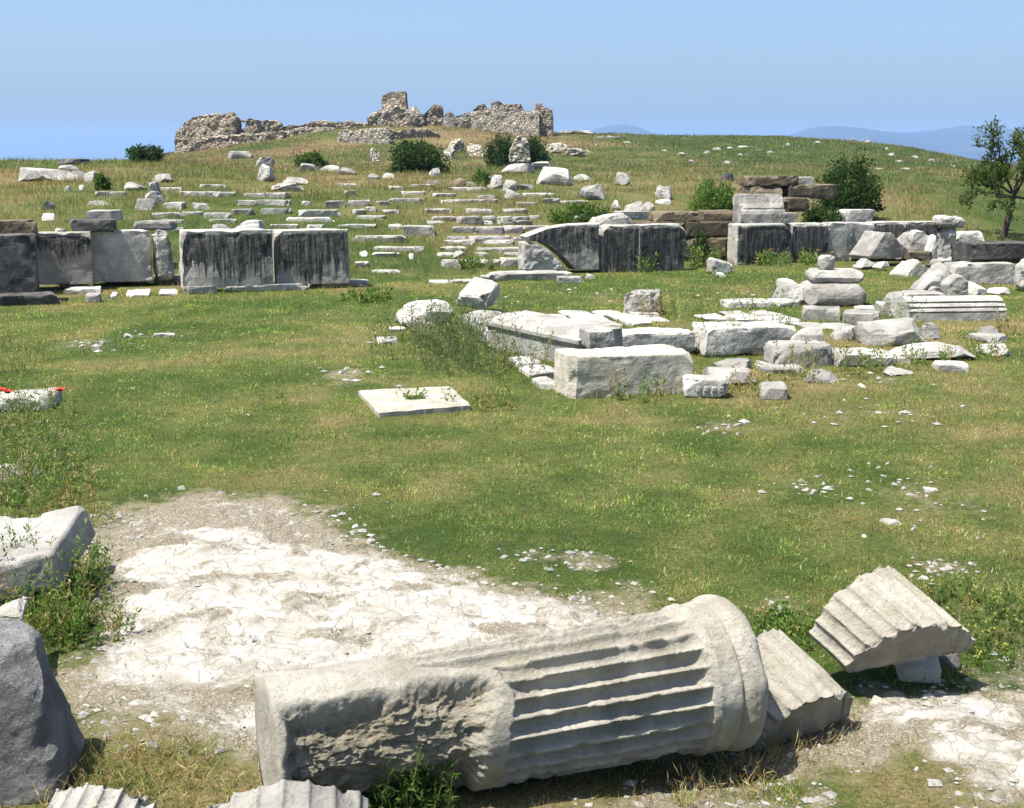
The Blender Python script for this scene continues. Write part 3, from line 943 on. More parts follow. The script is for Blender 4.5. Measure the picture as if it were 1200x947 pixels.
def leaves_obj(name, C, length, width, cols, parent, rg, up=.3, along=None):
    """diamond leaves at the points C"""
    n = len(C)
    d = rg.normal(size=(n, 3)); d[:, 2] += up
    if along is not None: d = d * .55 + along
    d /= np.linalg.norm(d, axis=1)[:, None]
    s = np.cross(d, rg.normal(size=(n, 3))); s /= np.maximum(np.linalg.norm(s, axis=1), 1e-6)[:, None]
    nn = np.cross(d, s)
    L = length * (.6 + .8 * rg.random(n)); W = width * (.6 + .8 * rg.random(n))
    b = C; t = C + d * L[:, None]
    m = C + d * (L * .45)[:, None] + nn * (L * .08)[:, None]
    V = np.stack([b, m - s * (W / 2)[:, None], t, m + s * (W / 2)[:, None]], 1).reshape(-1, 3)
    F = np.arange(4 * n).reshape(n, 4)
    return link(name, np_mesh(name, V, F, np.repeat(cols, 4, 0), False), M['leaf'], parent)

LEAFG = np.array([[.030, .060, .018], [.045, .080, .022], [.060, .098, .028], [.024, .048, .016]])
def shrub(px0, px1, pyt, pyb, depth, label, n=5200, leaf=.11, seed=1, name="shrub", cols=LEAFG, flat=1.0, Y=None, cat="shrub", stems=7, group=None):
    rg = np.random.default_rng(seed)
    pc = (px0 + px1) / 2
    P = ground(pc, pyb) if Y is None else at(pc, pyb, Y)
    if Y is not None: P.z = max(P.z, hz(P.x, P.y))
    sc = depth_of(P) / FPX
    w = (px1 - px0) * sc * .5; h = (pyb - pyt) * sc
    root = tag(empty(name, P), label, cat, group)
    nc = 46
    cc = rg.normal(size=(nc, 3)); cc /= np.linalg.norm(cc, axis=1)[:, None]; cc *= (rg.random(nc) ** .45)[:, None]
    cc[:, 2] = np.abs(cc[:, 2]) * 1.0 - .12
    size = .20 + .16 * rg.random(nc)
    k = rg.integers(0, nc, n)
    q = rg.normal(size=(n, 3)); q /= np.linalg.norm(q, axis=1)[:, None]; q *= (rg.random(n) ** .4)[:, None]
    p = cc[k] * .78 + q * size[k][:, None]
    C = np.stack([p[:, 0] * w, p[:, 1] * depth * .5, np.maximum(.03, (p[:, 2] + .1) * h * .98)], 1)
    tone = (.55 + .75 * rg.random(nc))[k] * (.75 + .5 * rg.random(n))
    col = cols[rg.integers(0, len(cols), n)] * tone[:, None]
    leaves_obj("foliage", C, leaf, leaf * .55, col, root, rg)
    V, F = [], []
    for s in range(stems):
        e = cc[rg.integers(0, nc)] * np.array([w * .7, depth * .35, h * .75]); e[2] = abs(e[2]) + h * .25
        m = e * .45 + rg.normal(size=3) * .05 * h; m[2] = abs(m[2])
        tube(V, F, [(e[0] * .08, e[1] * .08, -.1), m, e], [.035 * h, .022 * h, .006 * h], 5)
    tube_obj("branches", V, F, M['bark'], root)
    return root

def weed(P, height_, label, n=14, spread=.25, leaf=.035, nleaf=22, seed=1, dry=.2, name="weed_plant", droop=.35, flower=None, group=None, cat="weed", thick=.0028, cols=None, wide=.32):
    rg = np.random.default_rng(seed)
    root = tag(empty(name, P), label, cat, group)
    V, F = [], []
    pts, dirs, cl = [], [], []
    heads = []
    g = GREEN if cols is None else cols
    for s in range(n):
        a = rg.random() * 6.283; rr = spread * math.sqrt(rg.random()) * .55
        b = Vector((math.cos(a) * rr, math.sin(a) * rr, -.02))
        hh = height_ * (.45 + .55 * rg.random())
        le = droop * (.3 + .7 * rg.random()) * hh
        la = a + rg.normal() * .8
        tip = b + Vector((math.cos(la) * le, math.sin(la) * le, hh))
        mid = b.lerp(tip, .55) - Vector((math.cos(la), math.sin(la), 0)) * le * .22
        tube(V, F, [Vector((0, 0, -.05)), b, b.lerp(mid, .5) - Vector((math.cos(la), math.sin(la), 0)) * le * .05, mid, tip], [thick, thick, thick * .9, thick * .7, thick * .35], 3)
        heads.append(tip)
        isd = rg.random() < dry
        for j in range(nleaf):
            t = .06 + .9 * rg.random()
            c = b.lerp(mid, t / .55) if t < .55 else mid.lerp(tip, (t - .55) / .45)
            o = rg.normal(size=3) * leaf * .35
            pts.append(np.array(c[:]) + o)
            al = np.array([math.cos(rg.random() * 6.28), math.sin(rg.random() * 6.28), .8])
            dirs.append(al)
            cl.append((STRAW if isd else g)[rg.integers(0, 4)] * (.7 + .6 * rg.random()))
    pts = np.array(pts); pts[:, 2] = np.maximum(pts[:, 2], .004)
    leaves_obj("leaves", pts, leaf, leaf * wide, np.array(cl), root, rg, along=np.array(dirs))
    tube_obj("stems", V, F, M['dry_stem'] if dry > .5 else M['stem'], root)
    if flower is not None:
        C = np.concatenate([np.array(h[:])[None] + rg.normal(size=(6, 3)) * .010 for h in heads if rg.random() < .8])
        leaves_obj("sprays", C, .016, .010, np.tile(np.array(flower), (len(C), 1)) * (.8 + .4 * rg.random((len(C), 1))), root, rg)
    return root

def tree(P, label):
    rg = np.random.default_rng(5)
    root = tag(empty("small_tree", P), label, "tree")
    V, F = [], []
    tips = []
    trunk = [(-.02, 0, -.15), (.03, 0, .2), (.10, 0, .5), (.17, .02, .82), (.18, .02, 1.15)]
    tube(V, F, trunk, [.105, .085, .075, .068, .055], 8)
    tube_obj("trunk", V, F, M['bark'], root)
    V, F = [], []
    def grow(p, d, ln, rad, lev):
        d = d.normalized()
        q = p + d * ln * .5 + Vector(rg.normal(size=3)) * ln * .06
        e = p + d * ln + Vector((0, 0, .07 * ln))
        tube(V, F, [p, q, e], [rad, rad * .8, rad * .55], 5)
        tips.append((p, q, lev)); tips.append((q, e, lev))
        if lev >= 4: return
        for k in range(3 if lev < 3 else 2):
            nd = d + Vector(rg.normal(size=3)) * .55 + Vector((0, 0, .28))
            grow(p.lerp(e, .55 + .45 * rg.random()), nd, ln * (.58 + .22 * rg.random()), rad * .58, lev + 1)
    o = Vector(trunk[-1])
    for k in range(9):
        a = k / 9 * 6.283 + rg.normal() * .25
        el = [.05, .5, 1.1][k % 3] + rg.normal() * .15
        st = Vector(trunk[3]).lerp(o, .1 + .9 * rg.random())
        grow(st, Vector((math.cos(a) * math.cos(el), math.sin(a) * math.cos(el), math.sin(el))), .62 + .22 * (k % 3 == 2) + .1 * rg.random(), .036, 1)
    tube_obj("branches", V, F, M['bark'], root)
    C, D = [], []
    for p, e, lev in tips:
        if lev < 2: continue
        m = 16 if lev >= 3 else 8
        for j in range(m):
            c = p.lerp(e, rg.random()); C.append(np.array(c[:]) + rg.normal(size=3) * .05); D.append(np.array((e - p).normalized()[:]))
    C = np.array(C); D = np.array(D)
    keep = rg.random(len(C)) < np.clip(1.25 - .38 * (C[:, 2] - .9), .35, 1)
    C, D = C[keep], D[keep]
    col = np.array([[.060, .105, .026], [.080, .125, .032], [.048, .085, .020], [.11, .13, .042]])[rg.integers(0, 4, len(C))] * (.7 + .7 * rg.random((len(C), 1)))
    leaves_obj("foliage", C, .085, .042, col, root, rg, along=D * .8)
    return root
# ================================================================== the wall of upright slabs
WG = "upright slabs of the low wall"
def slab(*a, **k):
    k.setdefault("name", "upright_stone"); k.setdefault("cat", "wall slab"); k.setdefault("group", WG)
    k.setdefault("jit", .006); k.setdefault("r", .012); k.setdefault("rough", .006); k.setdefault("chip", .035); k.setdefault("sink", .10); k.setdefault("cuts", (5, .01, .05, True))
    return S(*a, **k)
def base(*a, **k):
    k.setdefault("name", "plinth_stone"); k.setdefault("cat", "plinth stone"); k.setdefault("group", "plinth stones under the low wall")
    k.setdefault("jit", .03); k.setdefault("chip", .05)
    return S(*a, **k)

slab(-40, 46, 274, 342, .5, 18, 'dark', "nearly black upright slab at the picture edge, chipped pale along its top", Y=19.6)
base(-60, 74, 341, 359, .75, 18, 'dark', "long dark plinth stone under the nearly black slab")
slab(34, 110, 271, 327, .42, 18, 'stain', "mottled black and grey upright slab under the dark coping block", Y=21.3, seed=411)
slab(105, 180, 269, 324, .42, 18, 'grey', "plain grey upright slab with a dark hollow at its lower corner", Y=21.9)
slab(178, 209, 267, 323, .45, 18, 'white', "narrow rounded slab with broken white top, beside the plain grey slab", Y=22.1, r=.12, rough=.03, chip=.12, tw={"RU": (-.15, 0, -.1)})
base(70, 122, 335, 345, .6, 16, 'white', "flat white broken slab leading on from the long dark plinth")
base(66, 104, 327, 337, .5, 18, 'white', "low white plinth stone below the mottled upright slab")
S(99, 118, 343, 355, .25, 10, 'white', "small white cube of stone in front of the low paving slabs", name="small_block")
base(120, 172, 322, 332, .4, 18, 'grey', "brownish weathered plinth stone below the plain grey slab")
base(178, 216, 321, 332, .4, 18, 'grey', "short grey plinth stone below the narrow rounded slab")
for i, (a, b, t, u, l) in enumerate([(119, 143, 336, 351, "white paving slab next to the small white cube"), (140, 182, 335, 348, "white paving slab with grass in its joints, in the middle of the short pavement"), (179, 215, 334, 347, "white paving slab against the plinth of the long slab pair")]):
    S(a, b, t, u, .9, 14, 'white', l, name="paving_stone", cat="paving slab", group="white paving slabs below the wall", h=.045, r=.02, chip=.02)
S(79, 139, 256, 271, .5, 16, 'dark', "dark coping block lying across the tops of two upright slabs", Y=21.7, name="coping_block", tw={"LFD": (.06, 0, 0)})
S(99, 142, 246, 258, .45, 10, 'grey', "pale flat block resting on the back of the dark coping block", Y=22.2, name="coping_block")
S(-20, 42, 257, 276, .5, 14, 'brown', "rough brown slab lying behind the nearly black slab", Y=20.6, name="rough_stone")
rock(46, 66, 250, 258, .4, 'white', "small pale lump behind the rough brown slab", Y=24.3)
rock(62, 78, 267, 274, .3, 'white', "small white stone beside the foot of the dark coping block", Y=21.4)

slab(213, 323, 269, 336, .45, 17, 'stain', "long upright slab streaked black, with a bright narrow end", Y=21.12, seed=433, z=.12, sink=.03)
slab(322, 414, 268, 331, .45, 17, 'stain', "long upright slab streaked black, ending clean beside the grass gap", Y=21.75, seed=434, z=.12, sink=.03)
base(211, 259, 332, 345, .6, 17, 'grey', "short plinth stone under the bright narrow end of the long slab")
base(260, 366, 330, 342, .6, 17, 'grey', "long cracked plinth stone under the middle of the slab pair")
base(365, 439, 325, 337, .6, 17, 'grey', "plinth stone jutting past the clean end of the slab pair", tw={"RU": (0, 0, -.25)})
rock(270, 314, 258, 271, .6, 'white', "flat white lump resting behind the streaked slab pair's top", Y=22.0, rnd=.5)
rock(246, 272, 263, 272, .5, 'rock', "low grey rock behind the first streaked slab, beside the flat white lump", Y=22.6)
rock(208, 218, 305, 322, .3, 'white', "small white stone wedged between the rounded slab and the long slab")
S(155, 205, 258, 269, .5, 5, 'rock', "rough pale stone lying in the grass behind the narrow rounded slab", name="rough_block", Y=23.6, r=.05)

# the middle stretch
prism("upright_stone", [(615, 277), (640, 268), (664, 264), (705, 263), (705, 317), (676, 317), (664, 304), (648, 291), (633, 283), (618, 282)], 24.75, .5, 'stain', "broken upright slab with a slanting underside and black streaks", cat="wall slab", edge=.06, rot=16, bev=.015, group=WG, seed=8)
prism("broken_corner", [(613, 284), (630, 286), (643, 293), (655, 304), (664, 318), (613, 318)], 24.62, .5, 'white', "white split corner block standing under the slanting broken slab", edge=.06, rot=14, bev=.05, rough=.03, seed=12)
slab(702, 753, 263, 316, .45, 17, 'black', "blackened upright slab between the slanting slab and its darker neighbour", Y=25.15)
slab(744, 808, 262, 315, .45, 17, 'black', "blackened upright slab next to the gap with creeper", Y=25.4, seed=477)
base(570, 674, 317, 329, .7, 14, 'grey', "long flat plinth stone reaching out before the white split corner block")
base(716, 800, 313, 317, .5, 16, 'white', "thin pale plinth strip under the two blackened slabs")
S(692, 748, 249, 266, .55, 16, 'white', "irregular white coping stone on the slanting broken slab", Y=25.4, name="coping_block", r=.06, chip=.1, jit=.05, tw={"LU": (.12, 0, -.3)})
S(722, 764, 247, 257, .5, 12, 'white', "white slab behind the irregular coping stone", Y=26.2, name="rough_stone")
S(654, 683, 323, 332, .35, 4, 'white', "small flat block in the grass before the long flat plinth stone", name="small_block")
rock(687, 701, 321, 327, .2, 'white', "small white stone in the grass near the small flat block")
S(832, 864, 300, 321, .4, 14, 'white', "white block with a worn hump beside the gap in the wall", name="rough_block", r=.06, chip=.12, tw={"RU": (0, 0, -.35)})
rock(842, 854, 319, 325, .2, 'white', "pebble-like white stone in front of the white humped block")
# brown courses behind
for a, b, t, u, Y, l in [(764, 822, 247, 260, 27.4, "brown course block directly behind the blackened slabs"), (820, 872, 246, 259, 27.7, "brown course block running up to the moulded grey block"),
                         (740, 802, 259, 275, 27.2, "dark lower course block behind the blackened slabs"), (800, 868, 259, 276, 27.5, "dark lower course block behind the creeper"),
                         (800, 862, 276, 300, 27.4, "lowest brown course block, half hidden by creeper")]:
    S(a, b, t, u, .6, 8, 'brown', l, Y=Y, name="course_block", group="brown course blocks behind the wall", chip=.06)
# the right stretch
slab(857, 934, 261, 307, .5, 18, 'black', "streaked upright slab with a rounded bright end, under the moulded block", Y=27.0, seed=512, r=.05)
slab(922, 975, 261, 307, .45, 16, 'black', "streaked upright slab, second from the rounded bright end", Y=27.5, seed=515)
slab(966, 1001, 260, 303, .45, 12, 'grey', "plain grey upright slab with a pitted face, before the white slab", Y=27.8)
slab(994, 1026, 260, 298, .45, 8, 'white', "clean white upright slab next to the plain pitted slab", Y=28.0)
slab(1019, 1061, 259, 298, .45, 8, 'stain', "black-blotched upright slab rising behind the triangular block", Y=28.1, seed=523)
slab(1056, 1100, 259, 298, .45, 6, 'stain', "blotched upright slab next to the capped rough pillar", Y=28.2, seed=531)
sweep("moulded_block", 1.0, [(0, 0), (0, .20), (.02, .27), (.05, .30), (.05, .34), (.16, .44), (.24, .58), (.26, .62), (.62, .62), (.62, 0)][::-1], 'grey', at(894, 262, 27.2), 8, "grey moulded cornice block standing on the streaked slab", rough=.012, chip=.05, seed=4)
for a, b, t, u, Y, l in [(874, 939, 206, 217, 29.8, "thin dark brown capping slab on top of the brown pile"), (876, 921, 217, 230, 29.7, "short brown block below the thin capping slab"),
                         (920, 988, 216, 232, 29.9, "long brown block in the brown pile, against the bush"), (915, 953, 231, 248, 29.4, "brown block half covered by the creeping plant"), (868, 918, 229, 262, 29.6, "brown block hidden behind the moulded cornice block")]:
    S(a, b, t, u, .8, 8, 'brown', l, Y=Y, name="course_block", group="stacked brown blocks by the bush", chip=.08, jit=.03)
S(928, 955, 207, 217, .6, 5, 'grey', "grey end stone on top of the brown pile", Y=30.0, name="rough_stone")
S(917, 936, 249, 262, .4, 8, 'white', "small pale block tucked between moulded block and creeping plant", Y=28.4, name="small_block")
S(987, 1027, 245, 260, .5, 6, 'white', "white trapezoid block on top of the plain pitted slab", Y=28.8, name="coping_block", tw={"LD": (.12, 0, 0), "RD": (-.08, 0, 0)})
# rough pillar with cap
p = at(1112, 300, 28.0); p.z = hz(p.x, p.y)
pil = tag(empty("capped_stump", p), "rough dark pillar topped with a bulging white cap stone", "pillar")
me = stone_mesh(.42, .5, .82, .07, .05, .1, .06, 71, (12, 10, 16)); o = link("shaft", me, M['grey'], pil); o.location = (0, 0, -.05)
me = stone_mesh(.66, .62, .24, .09, .04, .08, .06, 73, (16, 12, 8)); o = link("cap_stone", me, M['white'], pil); o.location = (0, -.06, .77); o.rotation_euler = (0, R(4), 0)

# ================================================================== rubble by the right stretch
prism("triangular_block", [(1013, 300), (1024, 288), (1036, 272), (1046, 273), (1056, 284), (1068, 292), (1067, 302), (1040, 303)], 26.6, .7, 'grey', "triangular grey block with a sharp ridge, dark on one face", rot=22, bev=.03, rough=.02, edge=.06)
rock(1050, 1086, 272, 302, .5, 'rock', "broken pale lump between the triangular block and the angular blocks", Y=27.2)
prism("angular_block", [(1068, 302), (1068, 278), (1074, 270), (1084, 271), (1091, 280), (1098, 302)], 26.5, .45, 'rock', "angular upright lump with one flat vertical face", bev=.04, rough=.03, edge=.06)
rock(1083, 1106, 274, 304, .5, 'white', "rounded white lump beside the angular upright lump", Y=26.3)
rock(1057, 1096, 303, 324, .6, 'white', "large white wedge-shaped stone below the angular lumps", rot=25)
S(1066, 1094, 294, 304, .4, 0, 'brown', "thin brownish slab lying on the large white wedge", Y=25.0, name="rough_stone")
rock(1050, 1070, 315, 322, .3, 'white', "flat white stone beside the large white wedge")
rock(1006, 1030, 303, 313, .3, 'white', "small white stone under the triangular block", Y=25.8)
rock(1028, 1045, 306, 313, .25, 'white', "small flat stone next to others under the triangular block", Y=25.5)
S(1005, 1045, 310, 315, .4, 6, 'white', "thin white slab lying in grass under the triangular block", name="rough_stone", h=.06)
S(1120, 1158, 269, 290, .6, -8, 'white', "pale tilted block standing in the grass below the tree", name="rough_block", tilt=(0, -6), tw={"RU": (-.1, 0, -.15)})
sweep("wedge_block", 1.35, [(0, .10), (.12, 0), (.8, 0), (.9, .36), (.02, .36)], 'dark', at(1180, 309, 22.8), 8, "dark wedge-fronted block with a shadowed face, on a pale block", rough=.012, chip=.04, seed=14)
S(1119, 1194, 305, 334, .7, 4, 'white', "large pale squared block carrying the dark wedge-fronted block", name="marble_block", Y=22.5)
S(1191, 1230, 300, 343, .6, -10, 'white', "upright white stone with a rounded top at the picture edge", r=.18, Y=21.2)
S(1119, 1150, 301, 310, .5, 4, 'white', "flat pale stone behind the large squared block", Y=24.6, name="rough_stone")
S(1098, 1128, 303, 312, .4, 10, 'rock', "low stone behind the leaning white lump", Y=24.4, name="rough_stone")
rock(1165, 1202, 337, 345, .5, 'white', "flat white chip lying in the grass below the squared block")
rock(1074, 1117, 311, 344, .45, 'white', "leaning white lump with a slanting face on the moulded drum", Y=20.4, tw={"LU": (.35, 0, -.1), "RU": (.1, 0, .1)}, rot=5)
rock(1113, 1140, 306, 327, .4, 'white', "rounded pale stone perched behind the grey angular cube", Y=20.9)
prism("angular_cube", [(1112, 349), (1110, 334), (1121, 324), (1130, 323), (1135, 330), (1135, 348)], 19.5, .35, 'grey', "grey angular cube standing on the moulded drum", bev=.03, rough=.015, edge=.05)
rock(1093, 1113, 334, 347, .3, 'grey', "small grey stone wedged beside the angular cube", Y=19.7)
rock(1134, 1164, 327, 348, .5, 'white', "white slanting stone behind the end of the moulded drum", Y=20.6, tw={"RU": (-.3, 0, -.3)})

# ================================================================== the altar court
S(659, 824, 404, 464, .55, 14, 'cream', "big squared altar block with chipped top corner and a flat grey face", name="altar_block", r=.02, rough=.008, chip=.025, jit=.01, cuts=(3, .01, .05, True), seed=902, tw={"RFU": (0, 0, -.04)})
p = ground(622, 430)
ang = 122
P0 = ground(657, 433)
sweep("moulded_step", 1.95, [(0, 0), (0, .22), (-.03, .27), (-.03, .31), (.05, .33), (.10, .37), (.24, .40), (.55, .41), (.6, 0)][::-1], 'white', Vector((P0.x - .30, P0.y + .86, 0.0)), ang - 180, "long moulded altar step running back from the big squared block", rough=.006, chip=.012, seed=21, n=60)
S(683, 728, 381, 408, .5, 14, 'white', "moulded end piece resting behind the big squared altar block", Y=13.0, name="moulded_block")
S(716, 822, 383, 412, .5, 14, 'white', "worn bench-like block with a ragged hollow end, behind the squared block", Y=14.0, name="bench_block", chip=.03, cuts=(3, .01, .05, True))
S(820, 941, 377, 414, .55, 12, 'white', "long bench-like block with a split top, beyond the tall weeds", Y=14.1, name="bench_block", chip=.03, cuts=(3, .01, .05, True), tw={"LU": (.02, 0, .06)})
rock(465, 537, 350, 381, .7, 'white', "rough white boulder at the far corner of the altar, behind weeds", rot=14)
S(527, 580, 336, 362, .62, -18, 'white', "tilted white block propped up on the rubble at the altar corner", name="tilted_block", Y=18.2, h=.24, tilt=(20, 5), r=.03, chip=.06, jit=.05)
rock(548, 612, 361, 390, .7, 'rock', "hollowed pale rock next to the tilted white block")
S(545, 604, 378, 402, .5, -45, 'white', "slanting white slab half hidden by the dark weeds", name="rough_stone", r=.04)
rock(470, 520, 372, 384, .5, 'rock', "low rock under the rough white boulder")
S(440, 470, 395, 403, .4, 10, 'white', "thin flat stone lying in grass before the weeds", name="rough_stone", h=.04)
S(455, 478, 383, 389, .3, 10, 'white', "very small flat stone behind the thin flat stone", name="rough_stone", h=.04)
for a, b, t, u, l in [(614, 662, 430, 442, "white flat stone at the foot of the moulded step"), (628, 664, 440, 456, "ragged white flat stone beside the corner of the squared block"), (600, 640, 418, 430, "white flat stone half under the moulded step")]:
    S(a, b, t, u, .45, 15, 'white', l, name="footing_stone", group="footing stones of the altar", h=.06, r=.02, jit=.06)
# paving of the altar floor
k = 0
PAV = [(630, 676, 371, 376), (672, 720, 372, 377), (716, 756, 371, 376), (640, 690, 376, 382), (686, 735, 377, 384), (731, 768, 376, 382), (748, 790, 372, 377), (700, 742, 367, 372), (738, 778, 366, 371), (660, 702, 367, 371),
       (822, 862, 371, 376), (858, 905, 372, 378), (850, 890, 366, 371), (888, 925, 367, 372), (900, 950, 374, 380), (944, 985, 378, 386), (975, 1020, 380, 388), (1010, 1045, 376, 384)]
for a, b, t, u in PAV:
    P_ = ground((a + b) / 2, u)
    S(a, b, t, u, .62, 12, 'white', "flat white paving slab in the altar floor with grass-grown joints", name="paving_stone", cat="paving slab", group="paving slabs of the altar floor", h=.022 + .012 * (k % 3), r=.01, jit=.07, chip=.01); k += 1
S(725, 776, 338, 369, .6, -14, 'grey', "grey cracked block alone behind the altar floor", name="rough_block", r=.05, chip=.12, rough=.03)
# round stones
rock(946, 1018, 327, 361, .95, 'rock', "large worn drum stone at the base of the three-stone pile", Y=19.0, rot=0, rnd=.75, jit=.03, cuts=(3, .02, .06, True), name="drum_stone")
rock(930, 958, 324, 356, .7, 'white', "broken white piece leaning at the side of the large worn drum", Y=19.3, rot=30)
rock(953, 1015, 313, 332, .7, 'rock', "dark-edged round disc stone lying on the large worn drum", Y=19.2, rot=0, rnd=.75, jit=.03, cuts=(3, .02, .08, True), name="disc_stone")
S(962, 981, 298, 315, .24, 12, 'white', "small white cube on top of the three-stone pile", Y=19.35, name="small_block", r=.04)
for a, b, t, u, d, m, l in [(850, 912, 349, 361, .5, 'white', "long low kerb stone at the far edge of the altar floor"), (906, 944, 349, 360, .45, 'white', "low kerb stone leading towards the drum pile"), (936, 988, 357, 376, .5, 'rock', "pale kerb block with a cracked face in front of the drum pile"),
                            (984, 1035, 362, 381, .5, 'rock', "pale kerb block next to the cracked one, facing the altar floor"), (998, 1030, 357, 364, .4, 'white', "thin slab behind the pale kerb blocks")]:
    S(a, b, t, u, d, 10 if a < 930 else -14, m, l, name="kerb_stone", cat="kerb stone", group="kerb stones along the altar floor", r=.025, chip=.04, jit=.03, cuts=(4, .01, .06, True))
# the moulded drum and its neighbours
Pm = at(1122, 387, 17.3)
sweep("moulded_drum", 1.42, [(0, 0), (0, .24), (.04, .245), (.04, .262), (.0, .267), (.015, .30), (.09, .305), (.09, .322), (.05, .33), (.075, .365), (.17, .37), (.17, .387), (.13, .395), (.17, .425), (.30, .45), (.62, .42), (.75, .30), (.75, 0)][::-1], 'white', Pm, 6, "great moulded block with horizontal grooves, lying on small supports", rough=.005, chip=.012, seed=31, n=60)
S(1044, 1112, 340, 366, .5, 6, 'white', "plain pale block lying behind the great moulded block", Y=18.2, name="rough_block")
rock(1088, 1112, 378, 398, .3, 'rock', "small support stone under the great moulded block")
rock(1150, 1178, 380, 396, .3, 'rock', "support stone under the far end of the great moulded block")
rock(1030, 1050, 352, 372, .3, 'white', "rounded white stone against the end of the great moulded block")
rock(1017, 1092, 371, 406, .6, 'white', "rough white block with flaking face before the great moulded block", rnd=.2, rot=8)
prism("wedge_stone", [(978, 410), (982, 396), (994, 385), (1004, 386), (1021, 408)], 15.4, .4, 'white', "white triangular stone standing before the paving", bev=.03, rough=.02, edge=.05)
rock(938, 979, 380, 407, .5, 'white', "lumpy white stone crowning the stepped rubble", Y=13.7)
S(903, 980, 398, 430, .5, 4, 'rock', "pale squared rubble block below the lumpy white stone", name="rough_block", Y=13.3, chip=.1)
S(978, 1052, 407, 430, .5, 6, 'rock', "pale squared rubble block beside the one under the lumpy stone", name="rough_block", chip=.1)
S(892, 950, 424, 438, .5, 5, 'rock', "low footing block under the squared rubble, half in grass", name="rough_block")
rock(1046, 1157, 395, 424, .8, 'white', "large flat white rock with a peaked back in the grass", rnd=.3, rot=5, tw={"LU": (.15, 0, -.45), "RU": (-.1, 0, -.3)})
rock(1040, 1080, 414, 426, .3, 'white', "low white stone tucked under the large flat rock")
rock(1152, 1204, 399, 418, .5, 'white', "ragged flat rock continuing the large white one towards the edge")
rock(1150, 1200, 389, 402, .5, 'rock', "low dull rock behind the ragged flat rock")
rock(826, 888, 427, 452, .55, 'grey', "dark grey hollowed rock next to the big squared altar block", rot=-5)
rock(846, 897, 417, 436, .5, 'white', "pale rounded stone lying on the dark grey hollowed rock")
rock(892, 908, 420, 434, .3, 'white', "small pale stone beside the dark grey hollowed rock")
rock(950, 992, 431, 449, .4, 'white', "white angular stone sunk in the weeds before the rubble")
rock(1034, 1080, 429, 440, .4, 'white', "thin white stone lying in grass before the large flat rock")
S(1099, 1138, 422, 436, .35, -4, 'white', "squarish white stone alone in the grass before the large flat rock", name="rough_block")
rock(1013, 1026, 449, 456, .2, 'white', "small white pebble-like stone in grass before the rubble")
S(889, 926, 440, 469, .4, -8, 'white', "clean white block sitting in the grass before the altar rubble", name="rough_block", tilt=(-8, 0), r=.04)
# carved fragment with a row of dentils
Pd = ground(827, 467)
cf = tag(empty("carved_fragment", Pd, R(-4)), "small white carved fragment with a row of raised teeth", "carved fragment")
link("block", stone_mesh(.42, .26, .19, .04, .01, .05, .03, 77, (20, 12, 10)), M['white'], cf)
for i in range(4):
    d_ = link("tooth", stone_mesh(.045, .05, .05, .008, .004, .006, .02, 80 + i, (5, 5, 5)), M['white'], cf); d_.location = (-.07 + i * .072, -.022, .065)
# slab with a square hole
c4 = [ground(444, 490), ground(552, 481), ground(528, 458), ground(420, 463)]
nx_, ny_ = 46, 30
keepc = np.ones((nx_, ny_), bool); keepc[19:28, 12:18] = False
gx_, gy_ = np.meshgrid(np.linspace(0, 1, nx_ + 1), np.linspace(0, 1, ny_ + 1), indexing='ij')
cc = [np.array(c[:]) for c in c4]
wob = .02 * fbm2(gx_, gy_, .12, 3, 3) * ((gx_ == 0) | (gx_ == 1) | (gy_ == 0) | (gy_ == 1))
XY = ((1 - gx_) * (1 - gy_))[..., None] * cc[0] + (gx_ * (1 - gy_))[..., None] * cc[1] + (gx_ * gy_)[..., None] * cc[2] + ((1 - gx_) * gy_)[..., None] * cc[3]
cen = np.mean(cc, 0)
XY = XY - cen; XY[..., :2] *= (1 + wob)[..., None]
zt = .055 + .006 * fbm2(gx_, gy_, .15, 3, 9)
for i in range(nx_ + 1):
    for j in range(ny_ + 1):
        if i in (0, nx_) or j in (0, ny_): zt[i, j] -= .012
top = XY.copy(); top[..., 2] = zt; bot = XY.copy(); bot[..., 2] = -.05
n1 = (nx_ + 1) * (ny_ + 1); I = np.arange(n1).reshape(nx_ + 1, ny_ + 1)
Fq = []
for i in range(nx_):
    for j in range(ny_):
        if not keepc[i, j]: continue
        a, b, c, d = I[i, j], I[i + 1, j], I[i + 1, j + 1], I[i, j + 1]
        Fq.append((a, b, c, d)); Fq.append((d + n1, c + n1, b + n1, a + n1))
        for (di, dj, e, f) in ((0, -1, a, b), (1, 0, b, c), (0, 1, c, d), (-1, 0, d, a)):
            ii, jj = i + di, j + dj
            if ii < 0 or jj < 0 or ii >= nx_ or jj >= ny_ or not keepc[ii, jj]: Fq.append((f, e, e + n1, f + n1))
o = link("holed_stone", np_mesh("holed_stone", np.concatenate([top.reshape(-1, 3), bot.reshape(-1, 3)]), np.array(Fq), None, False), M['cream'])
o.location = cen; tag(o, "flat pale slab with a square socket full of grass, in the lawn", "paving slab")
weed(Vector((cen[0] - .02, cen[1], .02)), .12, "tuft of green grass growing in the socket of the flat slab", n=16, spread=.2, leaf=.05, nleaf=7, seed=4, dry=.05, name="grass_tuft", cat="grass tuft")

